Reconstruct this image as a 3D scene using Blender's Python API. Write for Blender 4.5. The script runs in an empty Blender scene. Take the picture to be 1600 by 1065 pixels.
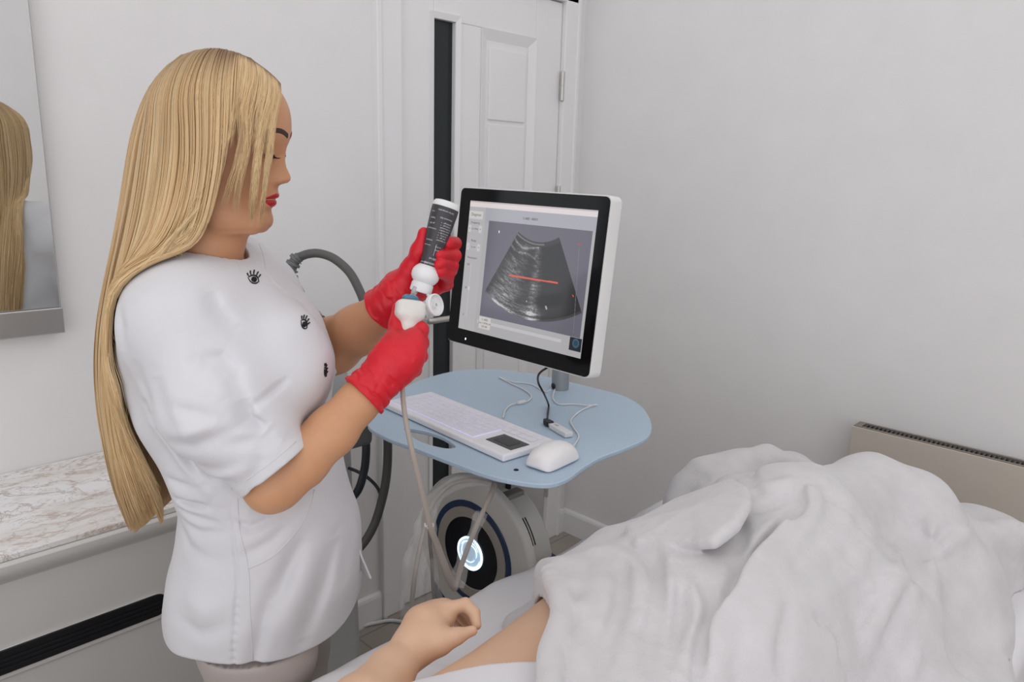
import bpy, bmesh, math, random
import numpy as np
from mathutils import Vector, Matrix
random.seed(7); RNG = np.random.default_rng(7)
SC = bpy.context.scene
COL = SC.collection
# ------------------------------------------------------------------ camera
FPX = 1178.73; CAMH = 1.45
PITCH, ROLL, YAW = math.radians(12.675), math.radians(1.555), math.radians(44.045)
_F = np.array([math.cos(YAW)*math.cos(PITCH), math.sin(YAW)*math.cos(PITCH), -math.sin(PITCH)])
_R0 = np.array([math.sin(YAW), -math.cos(YAW), 0.0]); _U0 = np.cross(_R0, _F)
_R = _R0*math.cos(ROLL)+_U0*math.sin(ROLL); _U = -_R0*math.sin(ROLL)+_U0*math.cos(ROLL)
CAM = np.array([0, 0, CAMH])
cd = bpy.data.cameras.new('camera'); cam = bpy.data.objects.new('camera', cd); COL.objects.link(cam)
cd.sensor_width = 36.0; cd.lens = 36.0*FPX/1600.0; cd.clip_start = 0.05
cam.matrix_world = Matrix(((_R[0], _U[0], -_F[0], 0), (_R[1], _U[1], -_F[1], 0), (_R[2], _U[2], -_F[2], CAMH), (0, 0, 0, 1)))
SC.camera = cam
# ------------------------------------------------------------------ world, exposure
SC.view_settings.view_transform = 'Standard'; SC.view_settings.look = 'None'
SC.view_settings.gamma = 1.0; SC.view_settings.use_curve_mapping = False
SC.view_settings.exposure = 0.04
W = bpy.data.worlds.new('world'); SC.world = W; W.use_nodes = True
W.node_tree.nodes['Background'].inputs[0].default_value = (0.8, 0.85, 1.0, 1)
W.node_tree.nodes['Background'].inputs[1].default_value = 0.35
# ------------------------------------------------------------------ room lights: ceiling panel widened for even light; two window fills added, sources unseen
def area(name, loc, rot, sx, sy, power, col):
    l = bpy.data.lights.new(name, 'AREA'); l.shape = 'RECTANGLE'; l.size = sx; l.size_y = sy
    l.energy = power; l.color = col
    o = bpy.data.objects.new(name, l); COL.objects.link(o); o.location = loc; o.rotation_euler = rot
    return o
area('ceiling_light', (0.20, 0.0, 2.66), (0, 0, 0), 4.0, 3.6, 22, (0.97, 0.975, 1.0))
area('added_window_fill', (-1.86, -.35, 1.45), (0, math.radians(-90), 0), 1.7, 2.4, 19, (0.98, 0.98, 1.0))
area('added_window_fill', (-.3, -1.86, 1.40), (math.radians(90), 0, math.radians(-10)), 2.5, 1.8, 15, (0.98, 0.975, 1.0))

# ------------------------------------------------------------------ photo measuring helpers
def ray(px, py): return _F+_R*(px-800)/FPX+_U*(532.5-py)/FPX
def PD(px, py, d): return CAM+ray(px, py)*d
def onz(px, py, z): r = ray(px, py); return CAM+r*(z-CAMH)/r[2]
def ony(px, py, y): r = ray(px, py); return CAM+r*y/r[1]
def onx(px, py, x): r = ray(px, py); return CAM+r*x/r[0]
def onplane(px, py, o, n): r = ray(px, py); return CAM+r*(np.dot(np.array(o)-CAM, n)/np.dot(r, n))

# ------------------------------------------------------------------ materials
def lin(c):
    c = [x/255.0 for x in c]
    return tuple((x/12.92 if x <= 0.04045 else ((x+0.055)/1.055)**2.4) for x in c)+(1.0,)
class MatB:
    def __init__(s, name):
        s.m = bpy.data.materials.new(name); s.m.use_nodes = True; s.nt = s.m.node_tree
        s.b = s.nt.nodes['Principled BSDF']; s.n = s.nt.nodes; s.l = s.nt.links
    def set(s, **k):
        for a, v in k.items(): s.b.inputs[a.replace('_', ' ')].default_value = v
        return s
    def node(s, t, **k):
        n = s.n.new(t)
        for a, v in k.items(): setattr(n, a, v)
        return n
    def tc(s): return s.node('ShaderNodeTexCoord').outputs['Object']
    def noise(s, scale, detail=3, rough=0.5, vec=None, dist=0.0):
        n = s.node('ShaderNodeTexNoise'); n.inputs['Scale'].default_value = scale; n.inputs['Detail'].default_value = detail
        n.inputs['Roughness'].default_value = rough; n.inputs['Distortion'].default_value = dist
        s.l.new(vec or s.tc(), n.inputs['Vector']); return n.outputs['Fac']
    def ramp(s, fac, stops):
        r = s.node('ShaderNodeValToRGB'); e = r.color_ramp.elements
        e[0].position, e[0].color = stops[0]; e[1].position, e[1].color = stops[-1]
        for p, c in stops[1:-1]: x = e.new(p); x.color = c
        s.l.new(fac, r.inputs[0]); return r.outputs[0]
    def bump(s, h, strength=0.2, dist=0.001, prev=None):
        b = s.node('ShaderNodeBump'); b.inputs['Strength'].default_value = strength; b.inputs['Distance'].default_value = dist
        s.l.new(h, b.inputs['Height'])
        if prev: s.l.new(prev, b.inputs['Normal'])
        s.l.new(b.outputs[0], s.b.inputs['Normal']); return b.outputs[0]
def plain(name, col, rough=0.5, metal=0.0, var=0.03, scale=8, bump=0.0, bscale=300, coat=0.0, sss=0.0, sub=None, spec=0.5):
    M = MatB(name); c = lin(col)
    lo = tuple(x*(1-var) for x in c[:3])+(1,); hi = tuple(min(1, x*(1+var)) for x in c[:3])+(1,)
    M.l.new(M.ramp(M.noise(scale), [(0.3, lo), (0.7, hi)]), M.b.inputs['Base Color'])
    M.set(Roughness=rough, Metallic=metal, Coat_Weight=coat, Specular_IOR_Level=spec)
    if sss: M.set(Subsurface_Weight=sss, Subsurface_Scale=0.006); M.b.inputs['Subsurface Radius'].default_value = sub or (1.0, 0.4, 0.2)
    if bump: M.bump(M.noise(bscale, 2), bump, 0.0006)
    return M.m

# ------------------------------------------------------------------ object helpers
def link(name, me, mat=None, parent=None):
    o = bpy.data.objects.new(name, me); COL.objects.link(o)
    if mat is not None:
        for m in (mat if isinstance(mat, (list, tuple)) else [mat]): me.materials.append(m)
    if parent is not None: o.parent = parent
    return o
def tag(o, label=None, cat=None, group=None, kind=None):
    if label: o['label'] = label
    if cat: o['category'] = cat
    if group: o['group'] = group
    if kind: o['kind'] = kind
    return o
def empty(name, loc, label, cat, group=None):
    o = bpy.data.objects.new(name, None); COL.objects.link(o); o.location = Vector(loc); o.empty_display_size = 0.05
    bpy.context.view_layer.update() if False else None
    tag(o, label, cat, group); o['_b'] = 1; del o['_b']
    return o
def rebase(root, loc):
    """put a thing's Empty at its base while its parts stay where they were built (in world units)"""
    root.location = Vector(loc)
    for c in root.children: c.matrix_parent_inverse = Matrix.Translation(-Vector(loc))
def me_np(name, V, Fc, smooth=True):
    me = bpy.data.meshes.new(name); V = np.asarray(V, dtype=np.float32)
    if isinstance(Fc, np.ndarray):
        n, k = Fc.shape
        me.vertices.add(len(V)); me.vertices.foreach_set('co', V.ravel())
        me.loops.add(n*k); me.loops.foreach_set('vertex_index', Fc.ravel().astype(np.int32))
        me.polygons.add(n); me.polygons.foreach_set('loop_start', np.arange(0, n*k, k, dtype=np.int32))
        me.polygons.foreach_set('loop_total', np.full(n, k, dtype=np.int32)); me.update(calc_edges=True)
    else:
        me.from_pydata([tuple(v) for v in V], [], [list(f) for f in Fc])
    if smooth: me.polygons.foreach_set('use_smooth', np.ones(len(me.polygons), dtype=bool))
    me.update(); return me
def bm_obj(name, bm, mat, parent=None, smooth=False):
    me = bpy.data.meshes.new(name); bm.to_mesh(me); bm.free()
    if smooth: me.polygons.foreach_set('use_smooth', np.ones(len(me.polygons), dtype=bool))
    return link(name, me, mat, parent)
def bevel(o, w, seg=3, ang=30):
    m = o.modifiers.new('bevel', 'BEVEL'); m.width = w; m.segments = seg; m.limit_method = 'ANGLE'; m.angle_limit = math.radians(ang)
    return o
def smooth_auto(o, ang=35):
    me = o.data; me.polygons.foreach_set('use_smooth', np.ones(len(me.polygons), dtype=bool))
    m = o.modifiers.new('wn', 'WEIGHTED_NORMAL'); m.keep_sharp = True
    bm = bmesh.new(); bm.from_mesh(me)
    for e in bm.edges:
        if len(e.link_faces) == 2 and e.calc_face_angle(0) > math.radians(ang): e.smooth = False
    bm.to_mesh(me); bm.free(); return o
def box(bm, lo, hi, M=None):
    vs = [bm.verts.new((x, y, z)) for x in (lo[0], hi[0]) for y in (lo[1], hi[1]) for z in (lo[2], hi[2])]
    for f in ((0, 1, 3, 2), (4, 6, 7, 5), (0, 4, 5, 1), (2, 3, 7, 6), (0, 2, 6, 4), (1, 5, 7, 3)): bm.faces.new([vs[i] for i in f])
    if M is not None: bmesh.ops.transform(bm, matrix=M, verts=vs)
    return vs
def obox(name, lo, hi, mat, parent=None, bev=0.0, M=None, seg=3):
    bm = bmesh.new(); box(bm, lo, hi, M); bmesh.ops.recalc_face_normals(bm, faces=bm.faces)
    o = bm_obj(name, bm, mat, parent)
    if bev:
        bevel(o, bev, seg); o.data.polygons.foreach_set('use_smooth', np.ones(len(o.data.polygons), dtype=bool)); o.modifiers.new('wn', 'WEIGHTED_NORMAL')
    return o
def prism(bm, pts, z0, z1, M=None):
    """extrude a closed 2-D outline between z0 and z1"""
    a = [bm.verts.new((x, y, z0)) for x, y in pts]; b = [bm.verts.new((x, y, z1)) for x, y in pts]
    n = len(pts)
    bm.faces.new(a[::-1]); bm.faces.new(b)
    for i in range(n): bm.faces.new((a[i], a[(i+1) % n], b[(i+1) % n], b[i]))
    if M is not None: bmesh.ops.transform(bm, matrix=M, verts=a+b)
def frame_of(d):
    d = Vector(d).normalized(); u = Vector((0, 0, 1)) if abs(d.z) < 0.95 else Vector((1, 0, 0))
    a = u.cross(d).normalized(); b = d.cross(a); return a, b, d
def catmull(P, n=12, closed=False):
    P = [np.array(p, float) for p in P]
    Q = [P[-1]]+P+[P[0], P[1]] if closed else [2*P[0]-P[1]]+P+[2*P[-1]-P[-2]]
    out = []
    for i in range(1, len(Q)-2):
        p0, p1, p2, p3 = Q[i-1:i+3]
        for t in np.linspace(0, 1, n, endpoint=False):
            out.append(0.5*((2*p1)+(-p0+p2)*t+(2*p0-5*p1+4*p2-p3)*t*t+(-p0+3*p1-3*p2+p3)*t**3))
    if not closed: out.append(P[-1])
    return np.array(out)
def tube_np(P, r, seg=12, caps=True):
    P = np.asarray(P, float); n = len(P); r = np.broadcast_to(np.asarray(r, float), (n,))
    T = np.gradient(P, axis=0); T /= np.linalg.norm(T, axis=1)[:, None]+1e-12
    up = np.array([0.0, 0, 1]) if abs(T[0][2]) < 0.9 else np.array([1.0, 0, 0])
    N = np.cross(T[0], up); N /= np.linalg.norm(N); V = []
    ang = np.linspace(0, 2*np.pi, seg, endpoint=False)
    for i in range(n):
        N = N-T[i]*(N@T[i]); N /= np.linalg.norm(N); B = np.cross(T[i], N)
        V.append(P[i]+r[i]*(np.cos(ang)[:, None]*N+np.sin(ang)[:, None]*B))
    V = np.concatenate(V); Fc = []
    for i in range(n-1):
        for k in range(seg): Fc.append((i*seg+k, i*seg+(k+1) % seg, (i+1)*seg+(k+1) % seg, (i+1)*seg+k))
    if caps: Fc.append(tuple(range(seg))[::-1]); Fc.append(tuple((n-1)*seg+k for k in range(seg)))
    return V, Fc
def tube(name, P, r, mat, parent=None, seg=12, smooth=10):
    Q = catmull(P, smooth) if smooth else np.array(P)
    if not np.isscalar(r): r = np.interp(np.linspace(0, 1, len(Q)), np.linspace(0, 1, len(r)), r)
    V, Fc = tube_np(Q, r, seg)
    return link(name, me_np(name, V, Fc), mat, parent)
def lathe_np(prof, seg=48, a=None, o=(0, 0, 0)):
    """prof: (radius, height) pairs along axis a from o"""
    A, B, D = frame_of(a or (0, 0, 1)); A, B, D, o = map(np.array, (A, B, D, o)); V = []; n = len(prof)
    ang = np.linspace(0, 2*np.pi, seg, endpoint=False)
    for r, h in prof: V.append(o+D*h+max(r, 1e-5)*(np.cos(ang)[:, None]*A+np.sin(ang)[:, None]*B))
    Fc = [(i*seg+k, i*seg+(k+1) % seg, (i+1)*seg+(k+1) % seg, (i+1)*seg+k) for i in range(n-1) for k in range(seg)]
    if prof[0][0] > 1e-4: Fc.append(tuple(range(seg))[::-1])
    if prof[-1][0] > 1e-4: Fc.append(tuple((n-1)*seg+k for k in range(seg)))
    return np.concatenate(V), Fc
def lathe(name, prof, mat, parent=None, seg=48, a=None, o=(0, 0, 0), ang=35):
    V, Fc = lathe_np(prof, seg, a, o); return smooth_auto(link(name, me_np(name, V, Fc), mat, parent), ang)
def text_mesh(name, body, size, mapf, mat, parent, align='CENTER', res=2):
    cu = bpy.data.curves.new(name, 'FONT'); cu.body = body; cu.size = size; cu.align_x = align; cu.align_y = 'CENTER'; cu.resolution_u = res
    t = bpy.data.objects.new(name, cu); COL.objects.link(t)
    me = bpy.data.meshes.new_from_object(t.evaluated_get(bpy.context.evaluated_depsgraph_get()))
    bpy.data.objects.remove(t); bpy.data.curves.remove(cu)
    for v in me.vertices: v.co = Vector(mapf(v.co.x, v.co.y))
    me.name = name; return link(name, me, mat, parent)

# ------------------------------------------------------------------ implicit surfaces -> mesh
def rot_to(a, b):
    return np.array(Vector(a).rotation_difference(Vector(b)).to_matrix())
def rcone(P, a, b, ra, rb):
    a = np.array(a); b = np.array(b); ba = b-a; L2 = ba@ba+1e-12
    h = np.clip((P-a)@ba/L2, 0, 1)
    return np.linalg.norm(P-a-h[:, None]*ba, axis=1)-(ra+(rb-ra)*h)
def ell(P, c, r, R=None):
    q = P-np.array(c)
    if R is not None: q = q@np.array(R).T
    r = np.array(r); k0 = np.linalg.norm(q/r, axis=1); k1 = np.linalg.norm(q/(r*r), axis=1)
    return np.where(k1 > 1e-9, k0*(k0-1)/np.maximum(k1, 1e-9), -r.min())
def rbox(P, c, r, rad, R=None):
    q = P-np.array(c)
    if R is not None: q = q@np.array(R).T
    q = np.abs(q)-(np.array(r)-rad)
    return np.linalg.norm(np.maximum(q, 0), axis=1)+np.minimum(q.max(axis=1), 0)-rad
def smin(a, b, k):
    h = np.maximum(k-np.abs(a-b), 0)/k; return np.minimum(a, b)-h*h*k*0.25
def smax(a, b, k): return -smin(-a, -b, k)
def chain(P, pts, rad, k=None):
    d = None
    for i in range(len(pts)-1):
        e = rcone(P, pts[i], pts[i+1], rad[i], rad[i+1]); d = e if d is None else (np.minimum(d, e) if k is None else smin(d, e, k))
    return d
def near(P, c, r, fn, pad=.045):
    """evaluate fn only near the sphere (c, r); elsewhere the distance to that sphere is bound enough"""
    D = np.linalg.norm(P-np.array(c), axis=1)-r; out = np.maximum(D, pad); m = D < pad
    if m.any(): out[m] = fn(P[m])
    return out
def sdf_mesh(name, fn, lo, hi, h, project=2, B=16, slack=1.25):
    lo = np.array(lo, float); N = np.ceil((np.array(hi)-lo)/h).astype(int)+1
    nb = (N+B-1)//B
    bi = np.stack(np.meshgrid(*[np.arange(n) for n in nb], indexing='ij'), -1).reshape(-1, 3)
    cen = lo+(bi*B+B/2)*h; d = fn(cen); bi = bi[np.abs(d) < B*h*0.87*slack+0.01]
    g = np.stack(np.meshgrid(*[np.arange(B+1)]*3, indexing='ij'), -1).reshape(-1, 3)
    NX, NY, NZ = [int(v)*B+2 for v in nb]
    cellv, cellid, quads = [], [], []
    E = [((0, 0, 0), (1, 0, 0)), ((0, 1, 0), (1, 1, 0)), ((0, 0, 1), (1, 0, 1)), ((0, 1, 1), (1, 1, 1)),
         ((0, 0, 0), (0, 1, 0)), ((1, 0, 0), (1, 1, 0)), ((0, 0, 1), (0, 1, 1)), ((1, 0, 1), (1, 1, 1)),
         ((0, 0, 0), (0, 0, 1)), ((1, 0, 0), (1, 0, 1)), ((0, 1, 0), (0, 1, 1)), ((1, 1, 0), (1, 1, 1))]
    CH = 24
    for s in range(0, len(bi), CH):
        bb = bi[s:s+CH]; P = (lo+(bb[:, None, :]*B+g[None])*h).reshape(-1, 3)
        val = fn(P).reshape(len(bb), B+1, B+1, B+1)
        for b, D in zip(bb, val):
            sg = D < 0
            if sg.all() or not sg.any(): continue
            cnt = np.zeros((B, B, B)); acc = np.zeros((B, B, B, 3))
            for p, q in E:
                d0 = D[p[0]:p[0]+B, p[1]:p[1]+B, p[2]:p[2]+B]; d1 = D[q[0]:q[0]+B, q[1]:q[1]+B, q[2]:q[2]+B]
                m = (d0 < 0) != (d1 < 0); t = np.where(m, d0/np.where(m, d0-d1, 1), 0)
                cnt += m; p_ = np.array(p); dq = np.array(q)-p_
                acc += m[..., None]*(p_+t[..., None]*dq)
            idx = np.argwhere(cnt > 0); gi = idx+b*B
            cellv.append((gi+acc[tuple(idx.T)]/cnt[tuple(idx.T)][:, None])*h+lo)
            cellid.append(gi[:, 0]+NX*(gi[:, 1]+NY*gi[:, 2]))
            for ax in range(3):
                sl0 = [slice(0, B)]*3; sl1 = [slice(0, B)]*3; sl1[ax] = slice(1, B+1)
                a0 = sg[tuple(sl0)]; a1 = sg[tuple(sl1)]; e = np.argwhere(a0 != a1)
                if len(e) == 0: continue
                fl = a0[tuple(e.T)]; ge = e+b*B; u, v = (ax+1) % 3, (ax+2) % 3
                du = np.zeros(3, int); du[u] = 1; dv = np.zeros(3, int); dv[v] = 1
                c = np.stack([ge, ge-du, ge-du-dv, ge-dv], 1); c = np.where(fl[:, None, None], c, c[:, ::-1])
                quads.append(c[..., 0]+NX*(c[..., 1]+NY*c[..., 2]))
    V = np.concatenate(cellv); I = np.concatenate(cellid); Q = np.concatenate(quads)
    o = np.argsort(I); I = I[o]; V = V[o]; k = np.searchsorted(I, Q); k = np.clip(k, 0, len(I)-1)
    Q = k[(I[k] == Q).all(axis=1)]
    for _ in range(project):
        e = h*0.35; d = fn(V); G = np.stack([fn(V+np.eye(3)[i]*e)-fn(V-np.eye(3)[i]*e) for i in range(3)], 1)/(2*e)
        st = (d/np.maximum((G*G).sum(1), 0.15))[:, None]*G; ln = np.linalg.norm(st, axis=1)[:, None]
        V = V-st*np.minimum(1, 0.6*h/np.maximum(ln, 1e-9))
    return me_np(name, V, Q)
def setcol(me, C, name='col'):
    a = me.color_attributes.new(name, 'FLOAT_COLOR', 'POINT'); C = np.asarray(C, np.float32)
    if C.shape[1] == 3: C = np.concatenate([C, np.ones((len(C), 1), np.float32)], 1)
    a.data.foreach_set('color', C.ravel())
def coords(me):
    a = np.zeros(len(me.vertices)*3, np.float32); me.vertices.foreach_get('co', a); return a.reshape(-1, 3).astype(float)
# ================================================================== the room
XR, YB, ZC = 2.246, 1.846, 2.70
XL, YF = -1.9, -1.9
m_wall = plain('wall_paint', (238, 236, 235), 0.75, var=0.015, bump=0.25, bscale=420, spec=0.25)
m_white = plain('white_lacquer', (240, 239, 239), 0.4, var=0.01)
m_ceil = plain('ceiling_paint', (242, 242, 240), 0.9)
M = MatB('floor_tile')
br = M.node('ShaderNodeTexBrick'); M.l.new(M.tc(), br.inputs['Vector']); br.offset = 0.0
br.inputs['Color1'].default_value = lin((166, 156, 146)); br.inputs['Color2'].default_value = lin((162, 152, 142)); br.inputs['Mortar'].default_value = lin((132, 126, 120))
br.inputs['Scale'].default_value = 1.0; br.inputs['Mortar Size'].default_value = 0.003; br.inputs['Brick Width'].default_value = 0.6; br.inputs['Row Height'].default_value = 0.3
M.l.new(br.outputs['Color'], M.b.inputs['Base Color']); M.set(Roughness=0.35); M.bump(br.outputs['Fac'], -0.3, 0.001); m_floor = M.m

def struct(name, lo, hi, mat, bev=0.0):
    return tag(obox(name, lo, hi, mat, bev=bev), kind='structure')
struct('floor', (XL-.1, YF-.1, -.1), (XR+.1, YB+.25, 0), m_floor)
struct('ceiling', (XL-.1, YF-.1, ZC), (XR+.1, YB+.1, ZC+.1), m_ceil)
struct('wall_right', (XR, YF-.1, 0), (XR+.1, YB+.1, ZC), m_wall)
# back wall with the door opening
DX0, DX1, DZ = 1.405, 2.125, 2.03
bm = bmesh.new()
box(bm, (XL-.1, YB, 0), (DX0, YB+.1, ZC)); box(bm, (DX1, YB, 0), (XR+.1, YB+.1, ZC)); box(bm, (DX0, YB, DZ), (DX1, YB+.1, ZC))
tag(bm_obj('wall_back', bm, m_wall), kind='structure')
bm = bmesh.new()
for b in ((XL-.1, -1.6, 0, ZC), (1.0, XR+.1, 0, ZC), (-1.6, 1.0, 0, .45), (-1.6, 1.0, 2.35, ZC)): box(bm, (b[0], YF-.1, b[2]), (b[1], YF, b[3]))
tag(bm_obj('wall_front', bm, m_wall), kind='structure')
# left wall with an opening for the added window
bm = bmesh.new()
for b in ((YF-.1, -1.6, 0, ZC), (.9, YB+.1, 0, ZC), (-1.6, .9, 0, .55), (-1.6, .9, 2.35, ZC)): box(bm, (XL-.1, b[0], b[2]), (XL, b[1], b[3]))
tag(bm_obj('wall_left', bm, m_wall), kind='structure')
# baseboards
def baseboard(name, pts, horizontal):
    bm = bmesh.new(); prof = [(0, 0), (.013, 0), (.013, .085), (.010, .094), (.004, .1), (0, .1)]
    (x0, y0), (x1, y1) = pts
    n = Vector((-(y1-y0), x1-x0, 0)).normalized()
    a = [bm.verts.new((x0+n.x*o, y0+n.y*o, z)) for o, z in prof]; b = [bm.verts.new((x1+n.x*o, y1+n.y*o, z)) for o, z in prof]
    k = len(prof); bm.faces.new(a); bm.faces.new(b[::-1])
    for i in range(k): bm.faces.new((a[i], b[i], b[(i+1) % k], a[(i+1) % k]))
    bmesh.ops.recalc_face_normals(bm, faces=bm.faces)
    tag(bm_obj(name, bm, m_white), kind='structure')
baseboard('baseboard_right', ((XR, YF), (XR, YB-.001)), 0)
baseboard('baseboard_back', ((XR-.014, YB), (2.197, YB)), 1)
baseboard('baseboard_left', ((1.318, YB), (XL, YB)), 1)

# ---- door with casing, leaf, glass strip, lever handle, hinges
m_glass = MatB('dark_glass').set(Base_Color=lin((38, 44, 46)), Roughness=0.22, Specular_IOR_Level=0.35).m
m_steel = plain('satin_steel', (205, 203, 198), 0.4, .9, scale=40)
m_gap = plain('shadow_gap_rubber', (96, 92, 90), 0.8)
door = empty('door_1', (1.766, YB, 0), 'white panelled door with a dark glass strip in its left half', 'door'); door['kind'] = 'structure'
# casing profile: stepped boards
bm = bmesh.new()
for (x0, x1, z0, z1) in ((1.318, DX0+.004, 0, DZ+.075), (DX1-.004, 2.197, 0, DZ+.075), (1.318, 2.197, DZ-.004, DZ+.075)):
    box(bm, (x0, YB-.016, z0), (x1, YB+.02, z1))
for (x0, x1, z0, z1) in ((1.318, 1.336, 0, DZ+.075), (2.18, 2.197, 0, DZ+.075), (1.318, 2.197, DZ+.058, DZ+.075)):
    box(bm, (x0, YB-.022, z0), (x1, YB-.01, z1))
bevel(bm_obj('door_frame', bm, m_white, door), .004, 3)
# leaf: stiles and rails around recessed fields
yl = YB+.002   # face of the leaf
cols = [(1.541, 1.627), (1.735, 1.990)]
lx0, lx1, lz1 = DX0+.006, DX1-.006, 2.022
bm = bmesh.new()
def lbox(x0, x1, z0, z1, y0=yl, y1=yl+.038): box(bm, (x0, y0, z0), (x1, y1, z1))
lbox(lx0, 1.541, .004, lz1)                       # left stile
lbox(1.627, 1.735, .13, 1.888); lbox(1.990, lx1, .004, lz1)
lbox(1.541, 1.990, 1.888, lz1); lbox(1.541, 1.990, .004, .13)
lbox(1.735, 1.990, .93, 1.03)
lbox(1.735, 1.990, .13, .93, yl+.010, yl+.03); lbox(1.735, 1.990, 1.03, 1.888, yl+.010, yl+.03)   # panels
for (z0, z1) in ((.19, .87), (1.09, 1.60), (1.612, 1.835)):                                    # raised fields
    lbox(1.777, 1.948, z0, z1, yl+.003, yl+.014)
leaf = bevel(bm_obj('door_leaf', bm, m_white, door), .0035, 3)
# stile left field (long narrow recess bead)
def ring(name, x0, x1, z0, z1, w, y0, y1, mat, par):
    bm = bmesh.new()
    o = [(x0, z0), (x1, z0), (x1, z1), (x0, z1)]; i = [(x0+w, z0+w), (x1-w, z0+w), (x1-w, z1-w), (x0+w, z1-w)]
    O = [bm.verts.new((x, y0, z)) for x, z in o]; I = [bm.verts.new((x, y1, z)) for x, z in i]; OB = [bm.verts.new((x, y1+.004, z)) for x, z in o]
    for k in range(4): bm.faces.new((O[k], O[(k+1) % 4], I[(k+1) % 4], I[k])); bm.faces.new((OB[k], OB[(k+1) % 4], O[(k+1) % 4], O[k]))
    bmesh.ops.recalc_face_normals(bm, faces=bm.faces)
    return bm_obj(name, bm, mat, par)
for a in ((1.735, 1.990, .13, .93), (1.735, 1.990, 1.03, 1.888)): ring('panel_moulding', *a, .03, yl-.004, yl+.0095, m_white, door)
ring('glass_moulding', 1.523, 1.645, .112, 1.906, .018, yl-.006, yl-.001, m_white, door)
obox('glass_strip', (1.538, yl+.016, .10), (1.630, yl+.022, 1.90), m_glass, door)
for z in (1.747, .97+.0, .24):
    V, Fc = lathe_np([(.006, -.05), (.0075, -.048), (.0075, -.002), (.0065, 0), (.0075, .002), (.0075, .048), (.006, .05)], 16, None, (2.117, YB-.012, z))
    smooth_auto(link('hinge', me_np('hinge', V, Fc), m_steel, door))
lathe('hinge', [(.004, 0), (.0075, .002), (.0075, .03)], m_steel, door, 16, None, (2.118, YB-.012, 1.372))
hz = .985
hd = lathe('door_handle', [(.026, 0), (.026, .006), (.023, .009), (.009, .010), (.009, .05)], m_steel, door, 32, (0, -1, 0), (1.483, yl, hz))
tube('lever', [(1.483, yl-.048, hz), (1.50, yl-.052, hz), (1.54, yl-.052, hz), (1.602, yl-.050, hz-.002)], [.010, .010, .0095, .009], m_steel, hd, 14)
lathe('lock_rose', [(.024, 0), (.024, .006), (.021, .009), (.0, .009)], m_steel, door, 32, (0, -1, 0), (1.483, yl, hz-.09))
rebase(door, (1.766, YB, 0))

# window added in the left wall, unseen, to go with its fill light
win = empty('added_window_1', (XL, -.35, .55), 'unseen white framed window added for fill light in the wall left of the viewer', 'window'); win['kind'] = 'structure'
bm = bmesh.new()
for b in ((-1.6, -1.54, .55, 2.35), (.84, .9, .55, 2.35), (-1.6, .9, .55, .61), (-1.6, .9, 2.29, 2.35), (-.38, -.32, .55, 2.35)): box(bm, (XL-.06, b[0], b[2]), (XL-.01, b[1], b[3]))
bm_obj('added_window_frame', bm, m_white, win)
rebase(win, (XL, -.35, .55))
win = empty('added_window_2', (-.3, YF, .45), 'unseen white framed window added for fill light in the wall behind the viewer', 'window'); win['kind'] = 'structure'  # second window, unseen, added behind the camera for its fill light
bm = bmesh.new()
for b in ((-1.6, -1.54, .45, 2.35), (.94, 1.0, .45, 2.35), (-1.6, 1.0, .45, .51), (-1.6, 1.0, 2.29, 2.35), (-.33, -.27, .45, 2.35)): box(bm, (b[0], YF-.06, b[2]), (b[1], YF-.01, b[3]))
bm_obj('added_window_frame', bm, m_white, win)
rebase(win, (-.3, YF, .45))
# ================================================================== mirror
m_mirror = MatB('mirror_glass').set(Base_Color=(.86, .88, .88, 1), Metallic=1.0, Roughness=0.015).m
m_edge = plain('brushed_aluminium', (188, 187, 186), 0.35, .85)
mir = empty('wall_mirror', (.22, YB, 1.08), 'tall wall mirror reflecting the long blonde hair, silver strip along its bottom', 'mirror')
obox('backing', (-.1, YB-.024, 1.085), (.474, YB, 2.25), m_edge, mir, .002)
obox('mirror_glass', (-.097, YB-.0275, 1.139), (.4715, YB-.0242, 2.247), m_mirror, mir, .001)
obox('bottom_rail', (-.1, YB-.034, 1.082), (.4745, YB-.0005, 1.138), m_edge, mir, .003)
rebase(mir, (.22, YB, 1.08)); mir.rotation_euler.z = math.radians(-.75)

# ================================================================== marble topped cabinet
M = MatB('marble_laminate'); tc = M.tc()
mp = M.node('ShaderNodeMapping'); M.l.new(tc, mp.inputs[0]); mp.inputs['Scale'].default_value = (1.0, 1.9, 1); mp.inputs['Rotation'].default_value = (0, 0, -.12)
n1 = M.noise(5.5, 7, .62, mp.outputs[0], 1.3)
v1 = M.ramp(n1, [(0.0, (1, 1, 1, 1)), (.482, (1, 1, 1, 1)), (.499, (.2, .2, .2, 1)), (.506, (.5, .5, .5, 1)), (.53, (1, 1, 1, 1)), (1.0, (1, 1, 1, 1))])
n2 = M.noise(13, 6, .65, mp.outputs[0], .9)
v2 = M.ramp(n2, [(0.0, (1, 1, 1, 1)), (.485, (1, 1, 1, 1)), (.5, (.45, .45, .45, 1)), (.52, (1, 1, 1, 1)), (1, (1, 1, 1, 1))])
def mix(M, t, f, a, b):
    x = M.node('ShaderNodeMix', data_type='RGBA', blend_type=t)
    if isinstance(f, float): x.inputs[0].default_value = f
    else: M.l.new(f, x.inputs[0])
    for i, v in ((6, a), (7, b)):
        if isinstance(v, tuple): x.inputs[i].default_value = v
        else: M.l.new(v, x.inputs[i])
    return x.outputs[2]
veins = mix(M, 'MULTIPLY', 1.0, v1, v2)
cl = M.ramp(M.noise(4, 4, .6, mp.outputs[0]), [(.35, lin((232, 226, 220))), (.55, lin((244, 243, 243)))])
vc = M.ramp(M.noise(3, 3, .5, tc), [(.4, lin((150, 128, 112))), (.6, lin((186, 160, 142)))])
M.l.new(mix(M, 'MIX', veins, vc, cl), M.b.inputs['Base Color']); M.set(Roughness=.3); m_marble = M.m
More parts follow.
